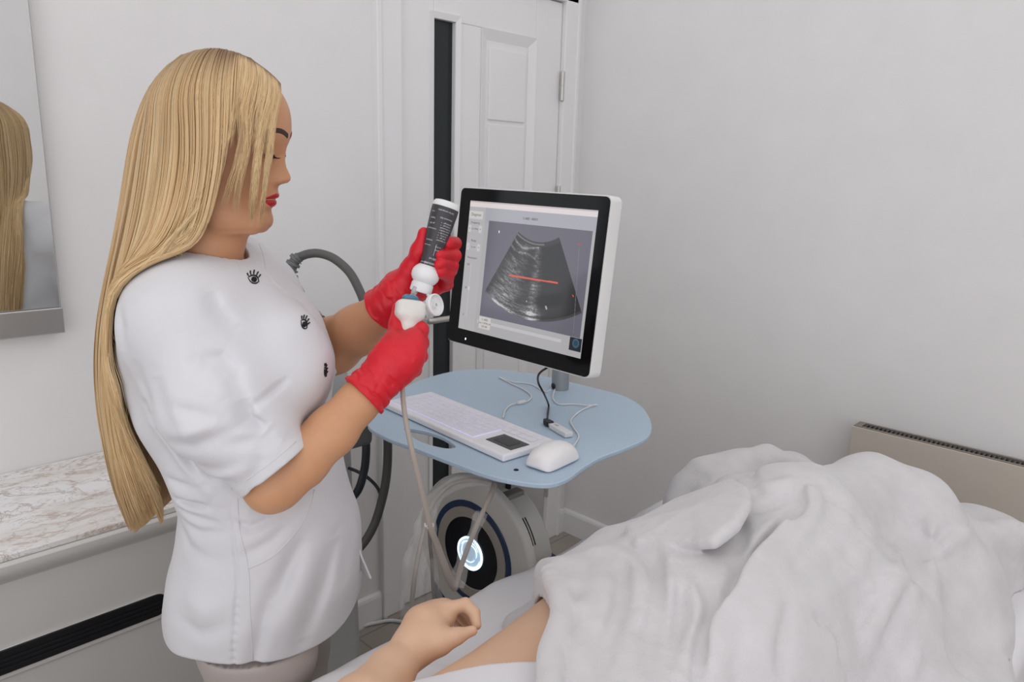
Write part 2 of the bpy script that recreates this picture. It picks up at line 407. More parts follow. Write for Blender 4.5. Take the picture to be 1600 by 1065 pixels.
m_cab = plain('cabinet_gloss_white', (214, 212, 208), 0.3, var=.008, coat=.2)
m_slot = plain('black_grille', (10, 13, 20), 0.35)
m_groove = plain('black_grille_rib', (22, 26, 34), 0.3)
cab = empty('marble_topped_cabinet', (.05, 1.64, 0), 'low white cabinet with a brown-veined marble top and a black grille slot, against the wall', 'cabinet')
cx0, cx1, yf_ = -.75, .69, 1.432
obox('marble_top', (cx0, yf_+.006, .772), (cx1-.004, YB-.002, .783), m_marble, cab, .0015)
# body: profile extruded along x (rounded upper band, face set back under it)
prof = [(YB-.002, .06), (YB-.002, .772), (yf_+.012, .772), (yf_+.004, .770), (yf_, .765)]
for t in np.linspace(0, 1, 8): prof.append((yf_+.0+.030*(1-math.cos(t*math.pi/2))*t, .765-.040*t))
prof += [(yf_+.034, .718), (yf_+.030, .700), (yf_+.024, .61), (yf_+.024, .06)]
bm = bmesh.new(); A = [bm.verts.new((cx0, y, z)) for y, z in prof]; Bv = [bm.verts.new((cx1, y, z)) for y, z in prof]; n = len(prof)
bm.faces.new(A); bm.faces.new(Bv[::-1])
for i in range(n): bm.faces.new((A[i], Bv[i], Bv[(i+1) % n], A[(i+1) % n]))
bmesh.ops.recalc_face_normals(bm, faces=bm.faces); cb = smooth_auto(bm_obj('body', bm, m_cab, cab), 40)
obox('plinth', (cx0+.03, yf_+.06, 0), (cx1-.03, YB-.02, .06), m_slot, cab)
# stadium shaped grille with bright bead around it
def stadium(x0, x1, z0, z1, n=14):
    r = (z1-z0)/2; zc = (z0+z1)/2; P = []
    for t in np.linspace(-math.pi/2, math.pi/2, n): P.append((x1-r+r*math.cos(t), zc+r*math.sin(t)))
    for t in np.linspace(math.pi/2, 3*math.pi/2, n): P.append((x0+r+r*math.cos(t), zc+r*math.sin(t)))
    return P
MX = Matrix(((1, 0, 0, 0), (0, 0, 1, 0), (0, 1, 0, 0), (0, 0, 0, 1)))
yg = yf_+.024
def stad(name, a, y0, y1, mat, par):
    bm = bmesh.new(); prism(bm, stadium(*a), y0, y1, MX); bmesh.ops.recalc_face_normals(bm, faces=bm.faces)
    return smooth_auto(bevel(bm_obj(name, bm, mat, par), .0015, 2), 40)
gx1 = ony(262, 936, yg-.004)[0]
gz0, gz1 = .556, .603
stad('grille_bezel', (cx0+.12, gx1+.006, gz0-.010, gz1+.002), yg-.006, yg+.004, m_cab, cab)
gr = stad('grille', (cx0+.13, gx1, gz0, gz1), yg-.0085, yg+.003, m_slot, cab)
for z in (gz0+.013, gz0+.022, gz0+.031): obox('grille_rib', (cx0+.16, yg-.0102, z-.0012), (gx1-.012, yg-.008, z+.0012), m_groove, gr)
obox('pin', (gx1+.002, yg-.012, .580), (gx1+.010, yg-.002, .583), m_slot, cab)
rebase(cab, (.05, 1.64, 0))

# ================================================================== wall heater
pz = .762; pf = onz(1335, 664, pz); hx = pf[0]; hy1 = onx(1345, 656, XR)[1]
m_heat = plain('heater_beige_glass', (205, 196, 184), 0.4, var=.01, coat=.15)
m_heatd = plain('heater_brown_casing', (138, 126, 114), 0.5)
m_black = plain('black_plastic', (14, 15, 18), 0.4)
ht = empty('wall_heater', (2.2, .1, .2), 'flat beige panel heater with a black slotted top grille on the right wall', 'heater')
hx = min(hx, XR-.05); hy0 = -.75
obox('front_panel', (hx-.004, hy0, .17), (hx, hy1, pz-.002), m_heat, ht, .0015)
bm = bmesh.new()
box(bm, (hx, hy0+.004, .18), (XR-.012, hy1-.003, pz-.022))
box(bm, (hx, hy0+.004, pz-.022), (hx+.008, hy1-.003, pz)); box(bm, (XR-.020, hy0+.004, pz-.022), (XR-.012, hy1-.003, pz))
box(bm, (hx+.008, hy1-.022, pz-.022), (XR-.02, hy1-.003, pz)); box(bm, (hx+.008, hy0+.004, pz-.022), (XR-.02, hy0+.02, pz))
bm_obj('casing', bm, m_heatd, ht)
obox('grille_well', (hx+.0085, hy0+.021, pz-.0215), (XR-.0205, hy1-.0225, pz-.012), m_black, ht)
y = hy1-.028; bm = bmesh.new()
while y > hy0+.03:
    box(bm, (hx+.0082, y-.0045, pz-.012), (XR-.0202, y, pz-.0015)); y -= .0115
bm_obj('grille_fins', bm, plain('heater_fin', (66, 70, 74), 0.45), ht)
obox('wall_bracket', (XR-.0125, .0, .3), (XR, .3, .6), m_heatd, ht)
rebase(ht, (2.2, .1, .2))

# ================================================================== treatment couch and sheet
m_vinyl = plain('white_vinyl', (222, 220, 218), .4)
bed = empty('treatment_couch', (.75, .52, 0), 'white padded treatment couch under the patient', 'treatment couch')
obox('mattress', (-.25, .17, .60), (1.70, .885, .692), m_vinyl, bed, .03, seg=5)
obox('base_frame', (-.2, .22, .50), (1.66, .84, .60), m_vinyl, bed, .01)
for x in (.0, 1.5):
    for y in (.29, .77): obox('leg', (x-.03, y-.03, 0), (x+.03, y+.03, .50), m_steel, bed, .005)
rebase(bed, (.75, .52, 0))
# sheet: thin cloth over the mattress with rolled-down sides and soft creases
def sheet_z(x, y):
    z = .7045+.0035*np.sin(5*x+3*y+1.3*np.sin(4*y))*np.sin(2.2*x-6*y)
    for (px, py, qx, qy, a, w) in CREASES:
        dx, dy = qx-px, qy-py; t = np.clip(((x-px)*dx+(y-py)*dy)/(dx*dx+dy*dy), 0, 1)
        d = np.hypot(x-px-t*dx, y-py-t*dy); z = z+a*np.exp(-(d/w)**2)*np.sin(np.pi*np.clip(t, .02, .98))
    return z
CREASES = []
for _ in range(46):
    a = RNG.uniform(0, np.pi); L = RNG.uniform(.08, .25); x, y = RNG.uniform(.2, 1.5), RNG.uniform(.6, .92)
    CREASES.append((x, y, x+L*math.cos(a)*.9, y+L*math.sin(a)*.7, RNG.uniform(.002, .0055)*RNG.choice([1, 1, -.6]), RNG.uniform(.007, .016)))
CREASES += [(.62, .86, .98, .90, .006, .010), (.70, .80, .92, .90, .005, .009), (.55, .80, .80, .86, .005, .008)]
nx, nd = 420, 150
xs = np.linspace(-.27, 1.72, nx)
S = np.linspace(0, 1, nd); V = []
yN, yFar, R_ = .150, .905, .035
for x in xs:
    row = []
    # path across the bed: near drop, top, far drop
    Ltop = yFar-yN-2*R_; Ld = .17; Lc = R_*math.pi/2; Lt = Ld+Lc+Ltop+Lc+Ld
    s = S*Lt
    yy = np.zeros(nd); zz = np.zeros(nd)
    for i, si in enumerate(s):
        if si < Ld: yy[i], zz[i] = yN, .7045-R_-(Ld-si)
        elif si < Ld+Lc: a = (si-Ld)/R_; yy[i], zz[i] = yN+R_-R_*math.cos(a), .7045-R_+R_*math.sin(a)
        elif si < Ld+Lc+Ltop: yy[i], zz[i] = yN+R_+si-Ld-Lc, .7045
        elif si < Ld+2*Lc+Ltop: a = (si-Ld-Lc-Ltop)/R_; yy[i], zz[i] = yFar-R_+R_*math.sin(a), .7045-R_+R_*math.cos(a)
        else: yy[i], zz[i] = yFar, .7045-R_-(si-Ld-2*Lc-Ltop)
    dz = sheet_z(np.full(nd, x), yy)-.7045
    edge = np.clip((.7-zz)/.15, 0, 1)
    yy = yy+np.where(yy > .5, 1, -1)*edge*.010*np.sin(x*17+2*np.sin(x*7))+np.where(yy > .88, 1, 0)*.003*math.sin(x*23)
    V.append(np.stack([np.full(nd, x), yy, zz+dz], 1))
V = np.concatenate(V); I = np.arange(nx*nd).reshape(nx, nd)
Q = np.stack([I[:-1, :-1], I[1:, :-1], I[1:, 1:], I[:-1, 1:]], -1).reshape(-1, 4)
m_sheet = plain('cotton_sheet', (232, 230, 232), .85, var=.01, bump=.12, bscale=900, spec=.2)
sh = tag(link('bed_sheet', me_np('bed_sheet', V, Q), m_sheet), 'smooth thin white sheet covering the couch, flat along its far edge', 'sheet')
md = sh.modifiers.new('t', 'SOLIDIFY'); md.thickness = .002; md.offset = 1

# ================================================================== ultrasound cart
cart = empty('ultrasound_cart', (1.2, 1.1, 0), 'mobile ultrasound machine with pale blue shelf, angled monitor and round white drum', 'ultrasound machine')
m_blue = MatB('frosted_blue_acrylic')
m_blue.l.new(m_blue.ramp(m_blue.noise(260, 2), [(.3, lin((176, 197, 214))), (.7, lin((183, 203, 220)))]), m_blue.b.inputs['Base Color'])
m_blue = m_blue.set(Roughness=.42, Subsurface_Weight=.15, Subsurface_Scale=.01).m
m_shell = plain('grey_white_shell', (212, 209, 202), .38, var=.01)
m_shell2 = plain('warm_grey_ring', (170, 161, 152), .45)
m_navy = plain('navy_plastic', (26, 52, 88), .35)
m_disc = plain('black_gloss_disc', (6, 12, 22), .25, spec=.25)
TZ = .93
outl = [(574, 660), (600, 628), (640, 601), (680, 586), (725, 577.5), (780, 577), (835, 584), (890, 596), (935, 607), (975, 618), (1001, 633), (1015, 652), (1018, 670), (1008, 685), (975, 700), (940, 713), (912, 729), (885, 748), (852, 756), (800, 750), (755, 739), (700, 719), (645, 698), (600, 681)]
OP = catmull([onz(px, py, TZ)[:2] for px, py in outl], 6, True)
slot = [(632, 669), (655, 671), (685, 679), (705, 690), (711, 698), (695, 699.5), (665, 692), (645, 682)]
SP_ = catmull([onz(px, py, TZ)[:2] for px, py in slot], 6, True)
bm = bmesh.new()
def loopv(P, z): return [bm.verts.new((p[0], p[1], z)) for p in P]
To, Ti, Bo, Bi = loopv(OP, TZ), loopv(SP_, TZ), loopv(OP, TZ-.009), loopv(SP_, TZ-.009)
def edges(L): return [bm.edges.new((L[i], L[(i+1) % len(L)])) for i in range(len(L))]
e1 = edges(To)+edges(Ti); bmesh.ops.triangle_fill(bm, use_beauty=True, use_dissolve=True, edges=e1)
e2 = edges(Bo)+edges(Bi); bmesh.ops.triangle_fill(bm, use_beauty=True, use_dissolve=True, edges=e2)
for A, B_ in ((To, Bo), (Ti, Bi)):
    for i in range(len(A)): bm.faces.new((A[i], A[(i+1) % len(A)], B_[(i+1) % len(A)], B_[i]))
bmesh.ops.recalc_face_normals(bm, faces=bm.faces)
smooth_auto(bevel(bm_obj('shelf', bm, m_blue, cart), .002, 3, 50), 50)
q = onz(806.5, 734, TZ)
lathe('shelf_screw', [(.0048, 0), (.0048, .0008), (.003, .0014), (.0028, .0004), (0, .0004)], m_slot, cart, 20, None, (q[0], q[1], TZ))
# monitor pole
pp = onz(875, 607, TZ)
m_alu = plain('pole_aluminium', (168, 170, 172), .38, .75)
lathe('pole', [(.0215, -.02), (.0215, .30)], m_alu, cart, 40, None, (pp[0], pp[1], TZ))
qh = onz(864, 609, TZ)
ell_v, ell_f = lathe_np([(0, 0), (.007, 0), (.0075, .0015)], 20, tuple((np.array([qh[0], qh[1], 0])-np.array([pp[0], pp[1], 0]))), (pp[0]+(qh-pp)[0]/np.linalg.norm((qh-pp)[:2])*.0207, pp[1]+(qh-pp)[1]/np.linalg.norm((qh-pp)[:2])*.0207, TZ+.010))
link('cable_hole', me_np('cable_hole', ell_v, ell_f), m_black, cart)
# monitor
c_tl = np.array([1.1215, 1.2485, 1.4136]); c_tr = np.array([1.1173, .8385, 1.4112]); c_br = np.array([1.0812, .8416, 1.0747]); c_bl = np.array([1.0854, 1.2516, 1.0770])
mc = (c_tl+c_tr+c_br+c_bl)/4; mxv = (c_tr-c_tl); mxv /= np.linalg.norm(mxv); mzv = c_tl-c_bl; mzv -= mxv*(mzv@mxv); mzv /= np.linalg.norm(mzv); mnv = np.cross(mxv, mzv)
if mnv[0] > 0: mnv = -mnv     # outward normal of the screen
MM = Matrix([[mxv[i], mzv[i], mnv[i], mc[i]] for i in range(3)]+[[0, 0, 0, 1]])
MW, MH = .205, .1695
def rrect(w, h, r, n=8):
    P = []
    for cx, cy, a0 in ((w-r, h-r, 0), (-w+r, h-r, 90), (-w+r, -h+r, 180), (w-r, -h+r, 270)):
        for t in np.linspace(a0, a0+90, n): P.append((cx+r*math.cos(math.radians(t)), cy+r*math.sin(math.radians(t))))
    return P
mon = bpy.data.objects.new('monitor', None)
bm = bmesh.new()
rings = [(MW, MH, .012, .000), (MW+.001, MH+.001, .013, -.0025), (MW+.001, MH+.001, .013, -.030), (MW-.003, MH-.003, .016, -.036), (MW-.02, MH-.02, .03, -.040)]
L = [[bm.verts.new(MM@Vector((x, y, z))) for x, y in rrect(w, h, r)] for w, h, r, z in rings]
for a, b in zip(L[:-1], L[1:]):
    for i in range(len(a)): bm.faces.new((a[i], a[(i+1) % len(a)], b[(i+1) % len(a)], b[i]))
bm.faces.new(L[0]); bm.faces.new(L[-1][::-1]); bmesh.ops.recalc_face_normals(bm, faces=bm.faces)
m_monw = plain('monitor_white', (232, 231, 229), .3)
bpy.data.objects.remove(mon)
mon = smooth_auto(bm_obj('monitor', bm, m_monw, cart), 40)
def mplate(name, w, h, r, z0, z1, mat, par, cx=0, cy=0):
    bm = bmesh.new(); prism(bm, [(x+cx, y+cy) for x, y in rrect(w, h, r)], z0, z1, MM); bmesh.ops.recalc_face_normals(bm, faces=bm.faces)
    return bm_obj(name, bm, mat, par)
m_bez = MatB('black_glass_bezel').set(Base_Color=lin((6, 9, 13)), Roughness=.10, Specular_IOR_Level=.18).m
mplate('bezel', MW-.002, MH-.002, .011, .0002, .0022, m_bez, mon)
# neck behind the monitor down to the pole
pt = np.array([pp[0], pp[1], 1.22]); bk = mc-mnv*.04
obox('neck_plate', (-.06, -.06, -.06), (.06, .06, -.038), m_shell, mon, .004, M=MM)
tube('neck_arm', [bk-mnv*.01, (bk+pt)/2+np.array([0, 0, -.01]), pt], .02, m_alu, mon, 20)
# LED
def mpt(u, v, z=.0): return np.array(MM@Vector((u, v, z)))
def mon_uv(px, py): p = onplane(px, py, mc+mnv*.0023, mnv); q = p-mc; return q@mxv, q@mzv
m_led = MatB('blue_led').set(Emission_Color=(.45, .65, 1, 1), Emission_Strength=6.0).m
u_, v_ = mon_uv(727.5, 529)
mplate('power_led', .0009, .0022, .0008, .0022, .0027, m_led, mon, u_, v_)
# ---- screen picture, laid out in screen units (0..1 across, 0..1 down)
cs = [mon_uv(*q) for q in ((736, 312), (936, 330), (906, 562), (716, 510))]
su0 = (cs[0][0]+cs[3][0])/2; su1 = (cs[1][0]+cs[2][0])/2; sv1 = (cs[0][1]+cs[1][1])/2; sv0 = (cs[2][1]+cs[3][1])/2
NWs, NHs = 520, 416
X, Y = np.meshgrid(np.linspace(0, 1, NWs), np.linspace(0, 1, NHs))
def px2s(px, py):
    u, v = mon_uv(px, py); return (u-su0)/(su1-su0), (sv1-v)/(sv1-sv0)
def vnoise(shape, cells, seed):
    r = np.random.default_rng(seed); g = r.random((cells[0]+2, cells[1]+2))
    y = np.linspace(0, cells[0], shape[0]); x = np.linspace(0, cells[1], shape[1])
    yi = y.astype(int); xi = x.astype(int); fy = (y-yi); fx = (x-xi); fy = fy*fy*(3-2*fy); fx = fx*fx*(3-2*fx)
    a = g[np.ix_(yi, xi)]; b = g[np.ix_(yi, xi+1)]; c = g[np.ix_(yi+1, xi)]; d = g[np.ix_(yi+1, xi+1)]
    return (a*(1-fx)+b*fx)*(1-fy)[:, None]+(c*(1-fx)+d*fx)*fy[:, None]
IM = np.zeros((NHs, NWs, 3)); IM[:] = (176, 174, 176)
def rect(x0, x1, y0, y1, c): IM[(X >= x0) & (X <= x1) & (Y >= y0) & (Y <= y1)] = c
rect(0, 1, 0, .045, (226, 216, 216)); rect(0, 1, 0, .012, (196, 186, 188))
rect(0, .145, .045, 1, (182, 180, 182)); rect(.145, 1, .045, .16, (170, 170, 178))
ax0, ay0 = px2s(764, 345); ax1, ay1 = px2s(905, 529); _, ay0b = px2s(928, 361)
ax1 = (px2s(928, 361)[0]+px2s(905, 529)[0])/2; ay1 = (px2s(750, 492)[1]+ay1)/2; ay0 = (ay0+ay0b)/2; ax0 = (ax0+px2s(750, 492)[0])/2
rect(ax0, ax1, ay0, ay1, (104, 102, 114))
rect(.0, .125, .075, .135, (208, 204, 202))
for yy in (.185, .325):
    rect(.005, .03, yy, yy+.055, (204, 201, 202)); rect(.10, .125, yy, yy+.055, (204, 201, 202)); rect(.035, .095, yy+.01, yy+.045, (186, 184, 187))
rect(.058, .064, .47, .90, (196, 194, 198)); rect(.052, .070, .66, .685, (206, 205, 208))
rect(.165, .85, .90, .925, (196, 194, 196)); rect(ax0, ax0+.1, ay1+.005, ay1+.095, (208, 203, 200))
# ultrasound fan: apex above, arcs as seen
def P_(px, py): return np.array(px2s(px, py))
aspx = (su1-su0); aspy = (sv1-sv0)
def U2(p): return np.array([p[0]*aspx, p[1]*aspy])
tl, trr, bl, brr = U2(P_(812, 359)), U2(P_(875, 374)), U2(P_(757, 456)), U2(P_(909, 488))
d1 = bl-tl; d2 = brr-trr
tt = np.linalg.solve(np.array([d1, -d2]).T, trr-tl); apex = tl+d1*tt[0]
r0 = (np.linalg.norm(tl-apex)+np.linalg.norm(trr-apex))/2; r1 = (np.linalg.norm(bl-apex)+np.linalg.norm(brr-apex))/2
xx = X*aspx-apex[0]; yy = Y*aspy-apex[1]; rr = np.hypot(xx, yy); th = np.arctan2(xx, yy)
t0 = math.atan2((bl-apex)[0], (bl-apex)[1]); t1 = math.atan2((brr-apex)[0], (brr-apex)[1])
fan = (rr > r0) & (rr < r1) & (th > t0) & (th < t1)
rn = np.clip((rr-r0)/(r1-r0), 0, 1); tn = np.clip((th-t0)/(t1-t0), 0, 1)
def samp(cells, seed, sc=1.0):
    g = vnoise((512, 512), cells, seed); return g[(rn*511).astype(int), (tn*511).astype(int)]
n = .45*samp((60, 14), 1)+.3*samp((110, 60), 2)+.25*samp((220, 180), 3)
def gb(c, w): return np.exp(-((tn-c)/w)**2)
streak = .30*gb(.25, .13)+.40*gb(.53, .055)*(rn > .05)+.20*gb(.12, .09)*(rn > .3)+.06
streak *= (.55+.65*rn)*np.where(tn > .62, .25, 1)
g = 40+260*streak*n**1.6*1.6
g += 150*np.exp(-((rn-.10-.03*np.sin(tn*9))/.018)**2)*(tn < .55)*n
g += 120*np.exp(-((rn-.20-.02*np.sin(tn*14))/.015)**2)*(tn < .5)*n
g += 150*np.exp(-((rn-.90)/.05)**2)*np.exp(-((tn-.5)/.12)**2)*n
g = np.where((rn < .06), 56+70*np.exp(-((rn-.03)/.01)**2), g)
dark = np.exp(-(((tn-.70)/.17)**4+((rn-.74)/.085)**4)); g = g*(1-.75*dark)
g = np.where(tn > .66, np.minimum(g, 58), g); g *= np.where(rn > .97, 1.5, 1)  # cap on the dark side lifted: screen reflection haze painted into the picture
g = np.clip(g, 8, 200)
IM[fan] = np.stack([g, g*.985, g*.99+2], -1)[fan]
ring_ = (np.abs(rn-1) < .004) & (rr > r1*.99) & (th > t0) & (th < t1)
def line(p, q, w, c):
    p, q = U2(P_(*p)), U2(P_(*q)); d = q-p; t = np.clip(((X*aspx-p[0])*d[0]+(Y*aspy-p[1])*d[1])/(d@d), 0, 1)
    D = np.hypot(X*aspx-p[0]-t*d[0], Y*aspy-p[1]-t*d[1]); IM[D < w] = c
line((796, 430), (871, 442), .0016, (226, 84, 62))
line((905, 388), (896, 520), .0004, (136, 128, 138)); line((904, 381), (907, 382), .0012, (200, 60, 60)); line((895, 461), (896, 463), .0013, (214, 84, 52))
line((780, 361), (780, 363), .0012, (250, 250, 255)); line((779, 366), (780, 366), .0008, (180, 60, 60))
line((823, 470), (823, 471), .0007, (240, 240, 245)); line((853, 479), (854, 482), .002, (170, 170, 175))
lx, ly = P_(899.5, 538)
rect(lx-.045, lx+.04, ly-.045, ly+.045, (34, 42, 50))
e = ((X-lx)/.024)**2+((Y-ly+.008)/.032)**2; IM[(e < 1) & (e > .35)] = (62, 96, 116); IM[((e < .3))] = (48, 72, 88)
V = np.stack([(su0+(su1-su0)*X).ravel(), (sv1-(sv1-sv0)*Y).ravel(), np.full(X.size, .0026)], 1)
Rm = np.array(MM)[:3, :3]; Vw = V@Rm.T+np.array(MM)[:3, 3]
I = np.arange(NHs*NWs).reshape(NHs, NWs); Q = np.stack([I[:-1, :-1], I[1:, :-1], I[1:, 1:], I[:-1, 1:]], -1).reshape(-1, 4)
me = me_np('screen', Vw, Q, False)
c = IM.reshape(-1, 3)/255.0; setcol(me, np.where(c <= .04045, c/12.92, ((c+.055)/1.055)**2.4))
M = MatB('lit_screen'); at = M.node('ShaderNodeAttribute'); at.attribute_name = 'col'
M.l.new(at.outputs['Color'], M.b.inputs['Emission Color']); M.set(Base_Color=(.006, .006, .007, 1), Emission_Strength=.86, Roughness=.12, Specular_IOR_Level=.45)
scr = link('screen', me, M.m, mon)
m_ink = plain('screen_ink', (40, 38, 42), .5); m_inkl = MatB('screen_light_ink').set(Emission_Color=lin((230, 230, 235)), Emission_Strength=.9).m
def stext(s, x, y, size, mat=m_ink):
    def f(a, b): u = su0+(su1-su0)*x+a; v = sv1-(sv1-sv0)*y+b; return tuple(np.array([u, v, .0029])@Rm.T+np.array(MM)[:3, 3])
    text_mesh('screen_text', s, size, f, mat, scr)
for s, x, y, sz in (('Diagnost', .065, .104, .0085), ('Frequency', .065, .165, .0065), ('3.5 MHz', .065, .213, .006), ('Range', .065, .302, .0065), ('12 cm', .065, .352, .006), ('Parameters', .065, .435, .0065), ('100', .035, .49, .006), ('50', .035, .672, .006), ('0', .035, .885, .006),
    ('C-ABD  ABDO', .52, .098, .0065), ('C-ABD', ax0+.05, ay1+.025, .0065), ('Save 3.5MHz 64', ax0+.05, ay1+.052, .0058), ('GN 80', ax0+.05, ay1+.078, .0062), ('<', .0175, .213, .007), ('>', .1125, .213, .007), ('-', .0175, .352, .007), ('+', .1125, .352, .007)):
    stext(s, x, y, sz)

# ---- drum, back body, column, foot, base (parts of the cart)
dcx, dcy, dcz = 1.024, 1.094, .641
DS = 1.04
AX = (-1, -.03, .0)
def L_(name, prof, mat, par=cart, seg=96, **k): return lathe(name, [(a*DS, b*DS) for a, b in prof], mat, par, seg, AX, (dcx, dcy, dcz), **k)
drum = L_('drum', [(0, -.022), (.150, -.022), (.160, -.021), (.166, -.016), (.166, -.006), (.163, -.001), (.157, .002), (.112, .002)]+[(.112, .002), (.0, .002)][1:], m_shell)
def ringp(r0, r1, z0, z1, e=.001): return [(r0, z0), (r0, z1-e), (r0+e, z1), (r1-e, z1), (r1, z1-e), (r1, z0)]
L_('blue_ring', ringp(.100, .1135, .001, .0045), m_navy, drum)
L_('grey_ring', ringp(.078, .0998, .001, .006), m_shell2, drum)
L_('black_disc', [(.078, .001), (.078, .004), (.076, .0045), (0, .0045)], m_disc, drum)
# glowing centre: layered translucent looking arcs
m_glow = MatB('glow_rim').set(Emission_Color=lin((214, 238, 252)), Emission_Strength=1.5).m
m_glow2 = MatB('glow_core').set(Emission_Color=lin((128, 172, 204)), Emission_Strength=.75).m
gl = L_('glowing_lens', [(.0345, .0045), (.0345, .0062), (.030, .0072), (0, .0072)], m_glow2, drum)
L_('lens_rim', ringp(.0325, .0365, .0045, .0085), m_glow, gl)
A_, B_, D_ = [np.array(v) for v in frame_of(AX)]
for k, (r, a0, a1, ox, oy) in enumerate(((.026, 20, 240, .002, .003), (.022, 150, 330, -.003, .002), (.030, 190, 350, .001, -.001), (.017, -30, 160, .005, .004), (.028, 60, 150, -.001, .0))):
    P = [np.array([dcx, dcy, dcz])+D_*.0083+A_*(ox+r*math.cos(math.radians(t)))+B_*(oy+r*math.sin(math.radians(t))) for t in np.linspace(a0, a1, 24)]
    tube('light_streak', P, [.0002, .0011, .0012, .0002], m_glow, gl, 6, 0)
# back body: bigger-radius shell section behind, cut by a notch on top
bmn = bmesh.new(); prf = []
for t in np.linspace(-62, 242, 60):
    a = math.radians(t); prf.append((.150*math.cos(a), .152*math.sin(a)))
MB_ = Matrix(((0, 0, 1, 0), (-1, 0, 0, 0), (0, 1, 0, 0), (0, 0, 0, 1)))
prf = [(.155*math.cos(math.radians(t)), .155*math.sin(math.radians(t))) for t in np.linspace(200, -20, 60)]+[(.140, -.13), (-.140, -.13)]
MBt = Matrix.Translation((dcx+.018, dcy, dcz))@MB_
prism(bmn, prf, 0, .072, MBt); bmesh.ops.recalc_face_normals(bmn, faces=bmn.faces)
bb_ = smooth_auto(bevel(bm_obj('back_body', bmn, m_shell, cart), .006, 3), 40)
obox('foot_block', (dcx+.024, dcy-.162, dcz-.20), (dcx+.104, dcy+.162, dcz+.022), m_navy, cart, .012)
for k in range(3):
    P = [np.array([dcx+.030+k*.007, dcy-.1555*math.cos(math.radians(t)), dcz+.1555*math.sin(math.radians(t))]) for t in np.linspace(22, 44, 12)]
    tube('vent', P, .0013, m_black, bb_, 6, 0)
# connector pocket + column up to the shelf
m_cold = plain('column_grey', (140, 132, 124), .5)
obox('column', (dcx+.10, dcy-.03, dcz-.10), (dcx+.20, dcy+.07, TZ-.009), m_shell, cart, .008)
obox('shelf_bracket', (dcx+.01, dcy-.04, TZ-.075), (dcx+.20, dcy+.08, TZ-.0092), m_cold, cart, .006)
pk = PD(793, 783, 1.47)
obox('connector_panel', (dcx+.030, dcy-.075, dcz+.112), (dcx+.082, dcy+.03, dcz+.146), m_cold, cart, .004)
pcx, pcy = dcx+.060, dcy-.046
pl_ = lathe('connector', [(.0, 0), (.0055, 0), (.0065, .004), (.0065, .030), (.004, .036), (.0035, .042)], m_black, cart, 20, (0, 0, 1), (pcx, pcy, dcz+.145))
tube('connector_cable', [(pcx, pcy, dcz+.185), (pcx+.004, pcy-.004, dcz+.210), (pcx+.03, pcy-.02, TZ-.02)], .0028, m_black, pl_, 10)
# lower column and castor base (behind the couch)
obox('lower_column', (dcx+.09, dcy-.04, .12), (dcx+.21, dcy+.06, dcz-.09), m_shell, cart, .01)
bm = bmesh.new()
for a in (35, 145, 215, 325):
    c, s = math.cos(math.radians(a)), math.sin(math.radians(a)); Mr = Matrix.Translation((dcx+.2, dcy+.02, .085))@Matrix.Rotation(math.radians(a), 4, 'Z')
    box(bm, (0, -.022, 0), (.23, .022, .035), Mr)
bm_obj('base', bm, m_shell, cart)
for a in (35, 145, 215, 325):
    x, y = dcx+.2+.21*math.cos(math.radians(a)), dcy+.02+.21*math.sin(math.radians(a))
    w_ = lathe('castor', [(.0, -.011), (.030, -.011), (.034, -.006), (.034, .006), (.030, .011), (0, .011)], m_black, cart, 24, (math.sin(a), math.cos(a), 0), (x, y, .034))
    obox('castor_fork', (x-.014, y-.014, .03), (x+.014, y+.014, .09), m_shell, w_)

rebase(cart, (1.2, 1.1, 0))
# ================================================================== keyboard
def kbm(px, py, z): return onz(px, py, z)
kt = TZ+.0155
k0, k1, k2, k3 = kbm(599, 634, kt), kbm(662, 606, kt), kbm(866, 686, kt), kbm(799, 709, kt)
ku = (k2-k1)/np.linalg.norm(k2-k1); kv = np.array([-ku[1], ku[0], 0]); kl = ((k2-k1)@ku+(k3-k0)@ku)/2
kw = .5*(abs((k1-k0)@kv)+abs((k2-k3)@kv)); sgn = np.sign((k1-k0)@kv); kv *= sgn
kc = (k0+k1+k2+k3)/4; Mk = Matrix([[ku[0], kv[0], 0, kc[0]], [ku[1], kv[1], 0, kc[1]], [0, 0, 1, 0], [0, 0, 0, 1]])
m_kb = plain('keyboard_white', (238, 237, 240), .35); m_key = plain('keycap_white', (236, 234, 242), .4)
kb = empty('keyboard', (kc[0], kc[1], TZ), 'white backlit keyboard with a black touchpad on the blue shelf', 'keyboard')
obox('keyboard_body', (-kl/2, -kw/2, TZ+.001), (kl/2, kw/2, kt), m_kb, kb, .0045, M=Mk, seg=4)
kx0, kx1 = -kl/2+.014, kl/2-.018
m_kled = MatB('key_backlight').set(Emission_Color=lin((190, 180, 255)), Emission_Strength=.55, Base_Color=lin((210, 206, 240))).m
nr = 6; kh = (kw-.040)/nr; pitch_ = kh*1.10
tpx0, tpx1 = kl/2-.125, kl/2-.050
first = None; nk = 0
tq = [kbm(*q, kt) for q in ((761, 688), (783, 677), (826, 693), (802, 704))]
tu = [(q-kc)@ku for q in tq]; tv = [(q-kc)@kv for q in tq]; tx0, tx1, ty0, ty1 = (tu[0]+tu[1])/2, (tu[2]+tu[3])/2, (tv[0]+tv[3])/2, (tv[1]+tv[2])/2
m_pad = MatB('touchpad_black').set(Base_Color=lin((22, 21, 24)), Roughness=.2).m
obox('backlight', (kx0, -kw/2+.016, kt-.001), (kx0+(kx1-kx0)/17*int((tx0-.002-kx0)/((kx1-kx0)/17)), kw/2-.013, kt+.0004), m_kled, kb, M=Mk)
tp = obox('touchpad', (tx0, ty0, kt-.001), (tx1, ty1, kt+.0008), m_pad, kb, .0003, M=Mk)
